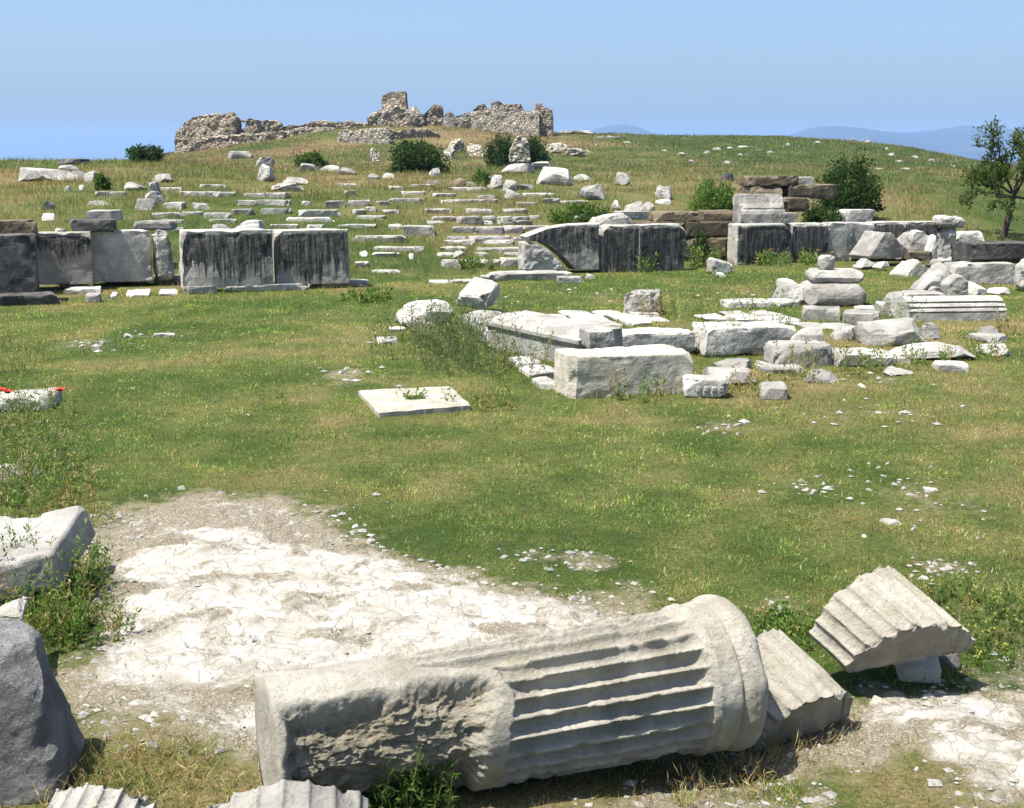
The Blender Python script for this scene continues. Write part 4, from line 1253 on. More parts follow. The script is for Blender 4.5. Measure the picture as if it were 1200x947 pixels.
# ================================================================== stepped rows of seats
ORD = ["first", "second", "third", "fourth", "fifth", "sixth", "seventh", "eighth", "ninth", "tenth", "eleventh", "twelfth", "thirteenth", "fourteenth", "fifteenth", "sixteenth", "seventeenth", "eighteenth", "nineteenth", "twentieth"]
ROWS = [
    [(434, 470, 314, 320), (502, 528, 326, 332), (526, 556, 325, 332), (563, 600, 320, 327)],
    [(415, 434, 304, 314), (517, 544, 301, 313), (543, 592, 301, 313), (585, 615, 299, 313)],
    [(438, 495, 287, 295), (515, 546, 287, 294), (558, 590, 288, 295), (586, 616, 288, 295)],
    [(415, 478, 273, 284), (523, 547, 274, 285), (548, 601, 274, 285), (600, 616, 276, 282)],
    [(315, 350, 261, 267), (358, 377, 261, 270), (393, 441, 261, 267), (454, 474, 261, 269), (473, 511, 261, 277), (530, 560, 263, 273), (558, 590, 263, 274), (588, 614, 262, 274), (613, 646, 262, 271)],
    [(416, 451, 251, 257), (505, 535, 252, 259), (535, 568, 251, 263), (566, 583, 251, 261), (582, 599, 251, 263), (601, 621, 251, 262), (621, 634, 251, 257)],
    [(178, 214, 247, 256), (212, 240, 246, 254), (238, 268, 247, 257), (270, 295, 243, 252), (304, 342, 242, 251), (350, 402, 243, 254), (412, 430, 243, 252), (428, 442, 241, 248), (448, 470, 244, 251), (498, 531, 243, 250), (545, 577, 243, 251), (590, 618, 243, 250)],
    [(191, 213, 235, 245), (277, 301, 233, 241), (300, 338, 232, 241), (352, 364, 234, 242), (381, 406, 233, 244), (407, 434, 233, 241), (440, 456, 234, 241), (455, 496, 231, 238), (518, 552, 233, 238), (550, 588, 232, 238), (635, 657, 231, 239), (656, 690, 234, 239)],
    [(210, 256, 223, 231), (255, 277, 223, 230), (285, 312, 225, 231), (310, 338, 224, 232), (402, 419, 221, 230), (470, 500, 223, 229), (560, 582, 227, 234)],
    [(112, 146, 223, 230), (232, 264, 215, 222), (318, 359, 216, 224), (392, 420, 214, 219), (480, 510, 215, 220)],
]
fill = random.Random(23)
for ri, row in enumerate(ROWS):
    yb_ = sum(r_[3] for r_ in row) / len(row); x = 186 if ri >= 4 else (424 if ri in (2, 3) else 505)
    while x < 616:
        w_ = fill.uniform(18, 56)
        clear = all(x + w_ < r_[0] or x > r_[1] for r_ in row)
        hidden = ri in (4, 5) and 208 < x + w_ / 2 < 412 and yb_ > 266
        if clear and not hidden and fill.random() < .86:
            yy = yb_ + fill.uniform(-1.5, 1.5)
            row.append((x, x + w_, yy - fill.uniform(4.2, 7.0), yy))
        x += w_ + fill.uniform(0, 6)
ROWS += [[(x_, x_ + fill.uniform(20, 42), 257.5 - fill.uniform(0, 2), 263.5) for x_ in (500, 545, 590)],
         [(x_, x_ + fill.uniform(20, 42), 280 - fill.uniform(0, 2), 287) for x_ in (520, 566)],
         [(x_, x_ + fill.uniform(18, 40), 294.5 - fill.uniform(0, 1), 301) for x_ in (436, 510, 556, 590)]]
ROWS.sort(key=lambda row: -sum(r_[3] for r_ in row) / len(row))
for ri, row in enumerate(ROWS):
    for ci, (a, b, t, u) in enumerate(sorted(row)):
        S(a, b, u - (u - t) * .80, u, .42, 6 + random.uniform(-5, 5), random.choice(['step', 'step', 'step', 'rock']),
          f"worn seat block {ORD[ci]} from the ragged ruin's side in the {ORD[ri]} terrace row",
          name="seat_block", cat="seat block", group="seat blocks on the stepped terraces", jit=.07, chip=.05, r=.012, sink=.04, cuts=(5, .02, .10, True))

# ================================================================== loose stones among the terraces and on the slope
for a, b, t, u, d, m, l in [
    (63, 98, 187, 194, .9, 'dark', "dark rock on the skyline resting on a pale block"), (59, 84, 193, 202, .8, 'rock', "pale block under the dark skyline rock"),
    (16, 73, 197, 213, 1.0, 'rock', "long low slab lying along the skyline slope"), (72, 98, 201, 212, .8, 'white', "white block beside the long low skyline slab"),
    (97, 115, 201, 214, .6, 'white', "white stone next to the green clump near the skyline"), (74, 83, 218, 225, .3, 'white', "small white stone below the skyline blocks"),
    (91, 100, 217, 223, .3, 'white', "small white stone paired with another below the skyline blocks"), (175, 204, 204, 214, .6, 'rock', "flattish rock below the dark skyline bush"),
    (139, 166, 213, 224, .6, 'rock', "flat rock leading up to the bluish leaning slab"), (162, 186, 225, 240, .6, 'white', "tilted white block below the bluish leaning slab"),
    (155, 180, 232, 246, .6, 'rock', "rough block under the tilted white block"), (102, 131, 235, 241, .5, 'step', "thin bluish step stone above the coping blocks"),
    (44, 60, 236, 246, .5, 'rock', "pale stone half lost in tall grass"), (297, 319, 194, 213, .8, 'grey', "dark grey rock standing up above the terrace rows"),
    (329, 364, 207, 217, .8, 'grey', "pile-like layered grey slab beside the dark grey rock"), (315, 360, 215, 224, .7, 'rock', "thin pale slab under the layered grey slab"),
    (351, 375, 192, 201, .7, 'grey', "bluish grey stone below the green grass clump"), (375, 396, 194, 202, .6, 'white', "pale stone beside the bluish grey stone"),
    (395, 416, 197, 205, .6, 'rock', "flat rock third from the bluish grey stone"), (268, 298, 178, 187, 1.2, 'rock', "pale outcrop slab on the slope under the ragged ruin"),
    (296, 318, 185, 197, 1.0, 'rock', "narrow outcrop slab running down from the pale outcrop"), (502, 520, 197, 207, .7, 'white', "round white stone below the largest bush"),
    (531, 552, 209, 221, .7, 'brown', "brownish lump in the slope grass between two white stones"), (573, 589, 206, 221, .6, 'white', "pointed white stone standing near two pale blocks"),
    (587, 611, 212, 224, .6, 'rock', "squarish pale block behind the tilted white one"), (586, 610, 222, 234, .5, 'white', "tilted white block beneath the squarish pale block"),
    (578, 622, 192, 203, 1.0, 'rock', "long slab at the foot of the rubble pillar"), (618, 645, 190, 200, .8, 'white', "flat slab beside the foot of the rubble pillar"),
    (627, 671, 197, 217, .7, 'white', "large bright slab tilted up on the slope with a dark underside"), (672, 698, 204, 212, .6, 'grey', "small bluish slab beside the large bright tilted slab"),
    (724, 746, 202, 218, .7, 'white', "white cube-shaped rock alone on the open slope"), (682, 715, 217, 234, .7, 'rock', "greyish block with a peaked end above the brown courses"),
    (762, 778, 216, 231, .6, 'white', "tall pale stone of the pair on the open slope"), (774, 795, 219, 235, .6, 'rock', "broad pale stone of the pair on the open slope"),
    (731, 753, 236, 250, .6, 'white', "white squared block behind the coping stones"), (752, 771, 237, 249, .6, 'grey', "darker block beside the white squared block"),
    (719, 733, 235, 247, .5, 'rock', "rounded stone at the side of the white squared block"), (664, 692, 250, 266, .6, 'rock', "rough grey stone behind the slanting broken slab"),
    (419, 430, 293, 301, .4, 'white', "round white stone by the clean end of the slab pair"), (530, 549, 294, 304, .4, 'rock', "dark-sided stone on top of the second terrace row"),
    (476, 486, 297, 304, .3, 'white', "white stone in the grass-grown stair between terraces"), (770, 792, 233, 240, .5, 'white', "low white stone trailing from the open slope pair"),
    (560, 580, 207, 213, .5, 'rock', "low stone near the pointed white stone"), (500, 520, 212, 217, .4, 'rock', "small low stone below the round white one"),
    (426, 442, 204, 211, .5, 'rock', "small rock beside the largest bush"), (225, 250, 238, 246, .5, 'rock', "rubble stone above the streaked slab pair"), (448, 462, 203, 209, .4, 'white', "small white stone at the foot of the largest bush"),
    (846, 862, 203, 213, .6, 'dark', "small dark rock near the brown pile"),
    (536, 560, 213, 220, .5, 'rock', "low rock close to the brownish lump"),
]:
    rock(a, b, t, u, d, m, l, group="loose stones on the slope", rot=random.uniform(-20, 25))
S(177, 193, 213, 231, .35, 20, 'blue', "bluish slab leaning upright on the slope", name="leaning_stone", tilt=(0, -14), r=.03, Y=32.5)

# far pale stones
far = [(701, 171), (735, 168), (716, 162), (842, 176), (858, 175), (872, 173), (893, 177), (905, 180), (870, 183), (925, 171), (1000, 165), (1012, 166), (1020, 168), (1042, 176), (1055, 190), (1048, 183), (1065, 200), (1095, 190), (1033, 199), (780, 178), (800, 182), (830, 180), (690, 178), (668, 172), (1075, 186), (812, 190), (855, 192), (960, 168), (1120, 196)]
for px_, py_ in far:
    w_ = random.uniform(5, 11)
    rock(px_ - w_ / 2, px_ + w_ / 2, py_ - random.uniform(2.0, 3.6), py_, .8, 'rock', "small pale stone on the distant grassy hillside", name="stone", group="pale stones on the distant hillside")

# ================================================================== left edge and foreground
S(-120, 104, 716, 985, .5, 14, 'blue', "large dark bluish boulder with pale veins at the picture corner", Y=3.9, h=.60, z=0.0, tw={"RU": (-.22, 0, -.16), "RFD": (-.06, 0, 0), "FU": (0, .25, 0)}, cuts=(9, .02, .10, True), name="boulder", cat="boulder", rough=.016, chip=.03, r=.05, jit=.04, seed=95)
S(-70, 84, 604, 702, .75, 6, 'rock', "big tilted block with a white top, overgrown by weeds", Y=5.75, name="tilted_block", tilt=(4, -11), r=.02, rough=.008, chip=.02, jit=.02, cuts=(2, .01, .03, True))
rock(-25, 22, 596, 632, .4, 'grey', "grey rock peeping out behind the big tilted block", Y=6.5)
rock(-20, 34, 700, 730, .3, 'rock', "pale low rock between the big tilted block and the dark boulder", Y=5.0)
S(-60, 60, 452, 484, .55, 6, 'white', "white slab with rounded end beside the red poppies", name="tilted_block", r=.06, chip=.06, tw={"LU": (0, 0, -.2)})
rock(-30, 29, 538, 566, .4, 'white', "white lump showing through the weeds at the picture edge")
rock(33, 49, 542, 557, .2, 'white', "little white stone next to the white lump in the weeds")

# the great fluted column piece
Lp = Vector((-.822, 3.86, .255)); Rp = Vector((.855, 4.52, .255))
Mx = frame_matrix(Lp, Rp - Lp, (0, 0, 1))
LEN = (Rp - Lp).length
colr = tag(empty("fluted_shaft", (0, 0, 0)), "great fallen column piece with deep flutes, a broken side and a moulded neck ring", "column")
colr.matrix_world = Mx
def turned(name, u0, u1, nu, nt, fn, mat, cap0, cap1, closed=True):
    u = u0 + (u1 - u0) * np.linspace(0, 1, nu + 1); th = np.linspace(0, 2 * np.pi, nt, endpoint=False)
    U, T = np.meshgrid(u, th, indexing='ij')
    rr = fn(U, T)
    X = U * LEN; Y = -rr * np.sin(T); Z = rr * np.cos(T)
    V = np.stack([X, Y, Z], -1).reshape(-1, 3)
    I = np.arange(len(V)).reshape(nu + 1, nt); J = np.roll(I, -1, 1)
    F = np.stack([I[:-1], J[:-1], J[1:], I[1:]], -1).reshape(-1, 4)
    Fs = [F]; tri = []
    for base_, sgn, ok in ((I[0], -1, cap0), (I[-1], 1, cap1)):
        if not ok: continue
        prev = base_; c = V[base_].mean(0)
        for s in (.8, .6, .4, .2):
            ring = c + (V[base_] - c) * s
            ring[:, 0] += .02 * fbm(ring / .08, 3, 5) * (1 - s)
            cur = np.arange(len(V), len(V) + nt); V = np.concatenate([V, ring])
            f = np.stack([prev, np.roll(prev, -1), np.roll(cur, -1), cur], -1)
            Fs.append(f[:, ::-1] if sgn < 0 else f); prev = cur
        V = np.concatenate([V, [c]])
        f = np.stack([prev, np.roll(prev, -1), np.full(nt, len(V) - 1)], -1); tri.append(f[:, ::-1] if sgn < 0 else f)
    return link(name, np_mesh(name, V, [x[:, ::-1] for x in Fs + tri], None, True), M[mat], colr)
NF = 24
BRK = []
def shaft_r(U, T):
    sh = U.shape
    Rb = .245 + .030 * U
    Q = np.stack([U.ravel() * LEN, np.sin(T).ravel() * .26, np.cos(T).ravel() * .26], 1)
    n1_ = fbm(Q / .28, 3, 3).reshape(sh); n2_ = fbm(Q / .07, 4, 6).reshape(sh); n3_ = fbm(Q / .03, 3, 9).reshape(sh)
    a = (T + np.pi) % (2 * np.pi) - np.pi            # 0 = top, positive towards the viewer
    # where the flutes begin: later near the break, earlier along the top
    start = np.interp(a, [-3.2, -.9, -.2, .25, .55, .9, 1.5, 2.2, 3.2], [.02, .10, .20, .28, .43, .45, .435, .42, .42]) + .012 * n2_
    stop = .868 + .004 * n2_
    lenm = np.sqrt(np.clip((U - start) / .035, 0, 1)) * np.sqrt(np.clip((stop - U) / .030, 0, 1))
    wear = np.interp(a, [-3.2, -.6, .0, .5, .8, 3.2], [.9, .75, .65, .8, 1, 1]) * (1 - .75 * sstep(.42, .12, U))
    fl = flute(T + .05, NF, .047, .14) * lenm * wear
    # chipped ridges
    ridge = 1 - flute(T + .05, NF, 1.0, .12)
    chips = np.clip(n2_ - .02, 0, 1) * .036 * ridge + .006 * np.clip(n1_, 0, 1) * ridge
    r = Rb - fl * 1.0 - chips * lenm + .0025 * n3_ + .004 * n1_
    # broken face towards the viewer at the near end
    bu = np.interp(a, [.2, .5, .8, 1.2, 1.8, 3.1], [.32, .40, .435, .41, .395, .39]) + .025 * n2_
    bm_ = sstep(0, .05, bu - U) * sstep(.50, .85, a + .14 * n1_ + .06 * n2_) * sstep(.006, .030, U + .01 * n2_)
    bulge = .050 * sstep(.16, .42, U) + .02 * n1_
    n4_ = np.abs(fbm(Q / .11 + 3, 4, 19).reshape(sh))
    flat = Rb * np.clip(np.cos(a - 1.55), -1, 1)
    terr = np.round((fbm(Q / .24 + 7, 3, 31).reshape(sh) + .05 * n3_) * 6) / 6
    ter2 = np.round((fbm(Q * np.array([.7, 1, 1.3]) / .075 + 4, 3, 35).reshape(sh)) * 4) / 4
    depth_ = .080 - bulge + .025 * n1_ + .014 * n2_ + .008 * n3_ + .055 * terr + .020 * ter2 
    BRK.append(bm_)
    r = r - bm_ * np.clip(depth_, .01, .2)
    r = r + .014 * sstep(.862, .885, U)
    return r
turned("shaft", 0, .885, 300, 420, shaft_r, 'cream_break', True, False)
sh_me = bpy.data.objects["shaft"] if False else colr.children[0].data
at_ = sh_me.attributes.new("col", 'FLOAT_COLOR', 'POINT')
bc = np.zeros((len(sh_me.vertices), 4), np.float32); bc[:, 3] = 1
bc[:BRK[0].size, 0] = BRK[0].ravel()
at_.data.foreach_set("color", bc.ravel())
def ring_r(U, T):
    sh = U.shape
    t = (U - .885) / (1.0 - .885)
    Q = np.stack([U.ravel() * LEN, np.sin(T).ravel() * .3, np.cos(T).ravel() * .3], 1)
    n1_ = fbm(Q / .2, 3, 13).reshape(sh); n2_ = fbm(Q / .06, 4, 16).reshape(sh)
    prof = np.interp(t, [0, .14, .34, .40, .43, .47, .54, .62, .72, .82, .90, .96, 1.0], [.285, .286, .288, .288, .280, .285, .297, .304, .306, .302, .292, .278, .258])
    a = (T + np.pi) % (2 * np.pi) - np.pi
    worn = .02 * np.clip(n1_, 0, 1) + .008 * np.clip(n2_, 0, 1) + .03 * sstep(.7, 1.5, a) * np.clip(n1_ + .35, 0, 1) * sstep(.35, .7, t)
    return prof - worn + .002 * n2_
turned("neck_ring", .885, 1.0, 46, 260, ring_r, 'cream', False, True)

A = Vector((.22, -.30, -.16)); C_ = Vector((.43, .23, .17)); N_ = A.cross(C_)
o = fluted_shell("fluted_fragment", .285, .33, 1.20, 26, .017, .06, 'cream', frame_matrix(at(1034, 735, 4.98), A, N_), "thick fluted fragment propped up on a small block", 41, worn=.15, skew=.40)
A2 = Vector((.23, -.28, -.16)); C2 = Vector((.32, .25, .14)); N2 = Vector((-.15, -.42, .86))
o = fluted_shell("fluted_fragment", .275, .36, .95, 26, .016, .13, 'cream', frame_matrix(at(904, 806, 4.64), A2, N2), "fluted fragment leaning against the neck ring of the great column", 43, worn=.1, skew=.25)
S(1046, 1107, 772, 824, .26, -12, 'cream', "small squared block propping up the thick fluted fragment", Y=4.98, name="prop_block", r=.02)
rock(982, 1007, 816, 836, .08, 'white', "small white stone beside the propping block", rnd=.4)
rock(1024, 1048, 812, 832, .08, 'cream', "small yellowish stone standing before the propping block", rnd=.4)
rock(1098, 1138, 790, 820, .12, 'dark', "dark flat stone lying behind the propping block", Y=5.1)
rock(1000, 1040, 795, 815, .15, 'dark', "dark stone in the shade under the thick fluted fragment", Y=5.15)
o = fluted_shell("fluted_fragment", .30, .40, .62, 30, .016, .16, 'white', frame_matrix(at(98, 988, 3.72), (-.10, -.9, -.35), (.05, -.35, .9)), "low fluted fragment beside the dark boulder, its scalloped edge showing", 51)
o = fluted_shell("fluted_fragment", .42, .46, .70, 32, .016, .18, 'white', frame_matrix(at(330, 1012, 3.42), (.10, -.9, -.35), (.0, -.35, .9)), "broad low fluted fragment in front of the great column's broken end", 53)

# small stones lying in the lawn
for pts, lab, grp in [
    ([(820, 502, 8), (832, 507, 9), (841, 503, 6), (866, 499, 11), (855, 502, 6), (849, 509, 6), (874, 497, 6), (826, 509, 6)], "small white stone in the tight scatter nearest the carved fragment", "white stones scattered near the carved fragment"),
    ([(938, 565, 13), (944, 576, 10), (955, 577, 9), (968, 574, 14), (975, 572, 10), (908, 568, 6), (935, 573, 6), (950, 580, 6), (964, 569, 7)], "white stone in the flat cluster in the middle of the lawn", "cluster of white stones in the lawn"),
    ([(995, 552, 8), (1017, 544, 6), (1029, 549, 7), (1037, 559, 11), (1018, 566, 8), (1018, 576, 13), (1048, 569, 9), (1059, 574, 7), (1014, 591, 10), (1092, 549, 6), (1040, 545, 6), (1053, 567, 8)], "small white stone in the loose scatter beyond the lawn cluster", "loose scatter of white stones in the lawn"),
    ([(1074, 619, 8), (1012, 630, 8), (1146, 632, 7), (1071, 622, 6)], "small white stone in the lawn between the scatter and the fluted fragment", "small white stones by the fluted fragment"),
    ([(350, 592, 9), (378, 605, 12), (392, 607, 13), (397, 613, 12), (410, 611, 9), (362, 613, 9), (416, 619, 10), (385, 618, 11), (402, 603, 8), (372, 596, 7), (428, 617, 7), (390, 598, 8)], "white stone in the group edging the bare white ground", "white stones edging the bare ground"),
    ([(170, 583, 7), (205, 587, 6), (290, 487, 6), (155, 456, 5), (316, 586, 6), (238, 598, 6)], "lone white pebble on the lawn behind the bare white ground", "lone pebbles on the lawn"),
    ([(734, 482, 5), (943, 486, 5), (1129, 477, 8), (990, 470, 5), (908, 480, 5)], "lone white pebble in the grass before the altar rubble", "lone pebbles before the altar"),
    ([(592, 655, 11), (605, 652, 9), (620, 657, 12), (642, 656, 9), (672, 655, 10), (690, 660, 9), (706, 667, 12), (640, 668, 8), (680, 668, 8), (663, 662, 7)], "white stone in the thin line beyond the bare ground", "line of white stones beyond the bare ground"),
    ([(1112, 669, 20), (1080, 679, 18), (1068, 677, 9), (1090, 672, 9), (1140, 663, 16), (1102, 676, 8), (905, 716, 10), (915, 720, 8), (925, 714, 8)], "flat white stone in the grass just behind the thick fluted fragment", "flat stones behind the fluted fragment"),
    ([(407, 433, 9), (400, 438, 8), (416, 437, 8), (120, 404, 13), (96, 407, 9), (104, 402, 8), (148, 396, 15), (132, 411, 8), (112, 411, 10)], "low white stone on a worn spot of the court lawn", "low stones on worn spots"),
    ([(130, 690, 22), (160, 700, 17), (255, 810, 14), (230, 846, 15), (330, 905, 10), (303, 876, 12), (280, 720, 12), (205, 690, 18)], "loose white lump on the bare white ground", "loose lumps on the bare ground"),
    ([(1010, 850, 10), (1075, 905, 9), (975, 862, 11), (1150, 908, 14), (960, 880, 9)], "loose white stone on the rocky ground before the propping block", "loose stones before the propping block"),
]:
    for a, b, w_ in pts:
        rock(a - w_ / 2, a + w_ / 2, b - w_ * .42, b, max(.02, w_ * .0022 * (900 - b + 120) / 300), 'white', lab, name="small_stone", group=grp, rnd=.5, rot=random.uniform(-40, 40), sink=.008, jit=.2, tw={"LU": (random.uniform(0, .3), 0, -random.uniform(0, .4)), "RU": (-random.uniform(0, .3), 0, -random.uniform(0, .4))})
for a, b, w_, l in [(213, 575, 11, "lone bright pebble at the edge of the green lawn"), (1050, 616, 22, "pointed white stone of the two lying apart in the lawn"), (1070, 583, 15, "flat white stone at the near side of the loose scatter"), (1096, 577, 17, "bright hump-backed white stone near the loose scatter"), (1088, 584, 8, "tiny stone between the hump-backed and the flat white ones")]:
    rock(a - w_ / 2, a + w_ / 2, b - w_ * .5, b, w_ * .006, 'white', l, name="small_stone", rnd=.4, sink=.008)
S(180, 205, 391, 395, .10, 10, 'white', "thin white rod-like stone lying in the far lawn", name="small_stone", cat="stone", h=.04)

# ================================================================== ruins on the crest
E = tag(empty("ruined_building", ground(285, 172)), "ragged rubble ruin on the crest with an open window against the sky", "ruin")
ruin_wall("wall", [(206, 168), (208, 156), (214, 149), (221, 143), (229, 137), (240, 135), (258, 135), (275, 134), (280, 138)], None, 137, 3.2, 'masonry', E, seed=3, rot=-15)
ruin_wall("sill_wall", [(279, 151), (284, 152), (291, 151)], None, 137.1, 2.4, 'masonry', E, seed=5)
ruin_wall("pier", [(290, 140), (293, 139), (300, 140), (303, 141)], None, 137, 2.4, 'masonry', E, seed=7)
q = at(284.5, 142, 137) - E.location
l_ = link("lintel", stone_mesh(1.7, .8, .26, .04, .03, .03, .02, 91, (16, 6, 5)), M['masonry'], E); l_.location = q - Vector((0, .4, .13))
ruin_wall("lower_wall", [(206, 176), (210, 163), (222, 162), (240, 163), (252, 160), (268, 161), (285, 157), (300, 158), (320, 157), (336, 154)], None, 133.2, 2.2, 'masonry', E, seed=9, rot=-12)
ruin_wall("side_wall", [(299, 141), (312, 142), (326, 142), (332, 146)], None, 140.5, 1.5, 'masonry', E, seed=11)
prj = ground(244, 176)
E = None
ruin_wall("ruin_fragment", [(326, 152), (336, 148), (350, 147), (362, 145), (372, 143), (384, 142), (400, 144), (412, 143), (430, 145)], None, 138.5, 1.6, 'masonry', label="low crumbling wall along the crest beside the ragged ruin", seed=13)
ruin_wall("ruin_bank", [(320, 158), (330, 156), (345, 152), (360, 151), (378, 150), (392, 152)], None, 135.0, 1.2, 'masonry_pale', label="pale rubble bank below the low crumbling wall", seed=15, nv=8)
ruin_wall("ruin_fragment", [(395, 154), (404, 152), (412, 154), (430, 152), (447, 151), (456, 150), (458, 152)], None, 122, 1.2, 'masonry_pale', label="pale retaining wall with gaps below the square tower stump", seed=17, rough=.2, rot=-22)
ruin_wall("ruin_fragment", [(458, 152), (466, 155), (474, 153), (486, 151), (500, 152), (513, 155), (515, 159)], None, 124, 1.2, 'masonry', label="darker retaining wall behind the largest bush", seed=19, rough=.25, rot=18)
E = tag(empty("tower_stump", ground(464, 152)), "square tower stump rising highest on the crest, over sloping rubble", "ruin")
ruin_wall("tower", [(448, 114), (452, 112), (455, 111), (456, 109), (464, 109), (470, 109), (473, 107), (475, 106), (477, 110), (478, 124)], None, 141, 3.0, 'masonry', E, seed=21, rough=.22, rot=-25)
ruin_wall("apron_wall", [(430, 138), (440, 133), (452, 130), (462, 127), (468, 125), (476, 128), (484, 130), (487, 125), (490, 132), (497, 134)], None, 138.6, 2.0, 'masonry_pale', E, seed=23, rot=-15)
ruin_wall("front_wall", [(455, 140), (466, 135), (478, 132), (489, 137)], None, 135.8, 1.5, 'masonry', E, seed=25)
ruin_wall("ruin_fragment", [(497, 137), (500, 131), (505, 126), (510, 123), (516, 123), (519, 126), (520, 137)], None, 139.5, 1.8, 'masonry', label="jagged dark wall fragment between the tower stump and the big hall", seed=27)
ruin_wall("ruin_fragment", [(521, 137), (524, 131), (528, 131), (534, 136), (545, 134), (556, 132)], None, 138, 1.4, 'masonry_pale', label="low pale wall joining the jagged fragment to the big hall", seed=29, rough=.2)
E = tag(empty("ruined_hall", ground(605, 158)), "largest ruined hall with long pale walls and a gabled broken end", "ruin")
ruin_wall("front_wall", [(586, 130), (592, 131), (604, 131), (616, 131), (626, 131), (632, 130)], None, 132, 1.6, 'masonry_pale', E, seed=31, rough=.15, rot=-28)
ruin_wall("side_wall", [(552, 132), (560, 131), (570, 130), (580, 128), (587, 130)], None, 135.5, 1.6, 'masonry_pale', E, seed=33, rough=.2, rot=-25)
ruin_wall("rear_wall", [(576, 121), (582, 119), (588, 120), (590, 122), (600, 122), (610, 122), (612, 126)], None, 140, 1.8, 'masonry', E, seed=35, rough=.2)
ruin_wall("gable_wall", [(625, 131), (628, 123), (631, 120), (634, 124), (637, 128), (642, 129), (646, 131), (647, 140)], None, 133.5, 3.6, 'masonry', E, seed=37, rough=.2)
ruin_wall("rubble_heap", [(554, 128), (560, 125), (567, 124), (574, 128)], None, 143, 2.0, 'masonry', E, seed=39)
for a, b, t, u, l in [(525, 548, 164, 178, "rubble outcrop between the two dark bushes, on the uphill side"), (545, 572, 168, 184, "rubble outcrop against the bush behind the pillar"), (640, 668, 168, 180, "rubble outcrop past the bush behind the pillar"), (664, 692, 174, 184, "low rubble outcrop trailing away from the pillar"), (432, 452, 174, 190, "white-flecked rubble outcrop beside the largest bush"), (520, 540, 176, 186, "small rubble outcrop below the uphill one")]:
    rock(a, b, t, u, 2.0, 'masonry_pale', l, name="outcrop_rock", cat="rubble", group="rubble outcrops on the slope", rough=.18, chip=.2)
prism("masonry_stump", [(597, 191), (598, 176), (602, 166), (606, 159), (613, 158), (618, 163), (621, 176), (622, 191)], 74, 1.3, 'masonry_pale', "tall rubble pillar standing in front of a dark bush", cat="pillar", edge=.14, rough=.12, bev=.1, seed=33)
for a, b, t, u, l in [(655, 700, 153, 157, "thin outcrop line on the crest beyond the ruined hall"), (700, 736, 160, 163, "thin outcrop line lower on the crest beyond the hall")]:
    rock(a, b, t, u, 1.6, 'rock', l, name="rock_ledge", cat="rock ledge", rnd=.2)
# ================================================================== plants
shrub(447, 530, 159, 203, 3.4, "largest round dark bush in the middle of the slope", n=6500, leaf=.15, seed=2)
shrub(563, 614, 152, 199, 2.8, "upright dark bush behind the rubble pillar, on its uphill side", n=4500, leaf=.15, seed=3, Y=77)
shrub(608, 647, 156, 194, 2.2, "narrower dark bush peeping out past the rubble pillar", n=3200, leaf=.15, seed=4, Y=76)
shrub(146, 194, 171, 197, 2.4, "low dark bush on the skyline", n=3800, leaf=.14, seed=5, Y=58)
shrub(950, 1036, 172, 246, 2.6, "big dark green bush behind the brown block pile", n=9000, leaf=.09, seed=6, Y=34)
shrub(936, 990, 236, 264, 1.0, "creeping green plant sprawling over the wall by the moulded block", n=2600, leaf=.07, seed=7, Y=28.7, name="creeper_plant", cat="creeper")
shrub(806, 836, 248, 312, .5, "creeper climbing the brown courses in the wall gap", n=1300, leaf=.06, seed=8, Y=26.7, name="creeper_plant", cat="creeper")
GRN = np.array([[.06, .11, .025], [.08, .13, .03], [.10, .15, .035], [.05, .09, .02]])
shrub(346, 386, 178, 196, 3.0, "light green grass clump below the crumbling crest wall", n=2600, leaf=.30, seed=9, name="grass_clump", cols=GRN, cat="grass clump")
shrub(114, 128, 202, 222, 1.0, "leafy green clump beside the skyline stones", n=900, leaf=.12, seed=10, cols=GRN, name="leafy_clump")
shrub(640, 722, 236, 262, 2.0, "broad green thicket on the slope above the broken slab", n=4200, leaf=.09, seed=12, cols=GRN, name="thicket_bush", cat="thicket")
shrub(800, 872, 204, 248, 2.5, "pale green thicket uphill of the brown courses", n=4500, leaf=.09, seed=13, cols=GRN * 1.25, name="thicket_bush", cat="thicket")
shrub(548, 580, 200, 218, 1.5, "grassy clump beside the brownish lump", n=1500, leaf=.12, seed=14, cols=GRN, name="grass_clump", cat="grass clump")
tree(ground(1176, 277), "small thin-leaved tree with a leaning dark trunk beyond the rubble")
for px_, py_, h_, l in [(826, 314, .55, "leafy weed clump at the foot of the climbing creeper"), (884, 309, .40, "leafy weed clump at the foot of the streaked slab's bright end"), (905, 310, .34, "second leafy weed clump along the foot of the streaked slab"),
                        (952, 309, .35, "weed clump between the streaked slab and the drum pile"), (124, 318, .42, "dark weed in the hollow of the plain grey slab"), (58, 326, .35, "weed at the foot of the mottled slab"), (752, 318, .4, "weed at the foot of the second blackened slab"),
                        (1100, 302, .5, "weed growing behind the angular upright lump"), (1135, 303, .45, "weed beside the pale tilted block"), (640, 318, .3, "weed before the white split corner block"), (430, 352, .25, "weed in the grass gap by the slab pair"), (560, 315, .35, "weed on the lowest terrace stones")]:
    weed(ground(px_, py_), h_, l, n=26, spread=.7, leaf=.075, nleaf=16, seed=int(px_), dry=.1, group="weeds along the wall", thick=.005, wide=.4)
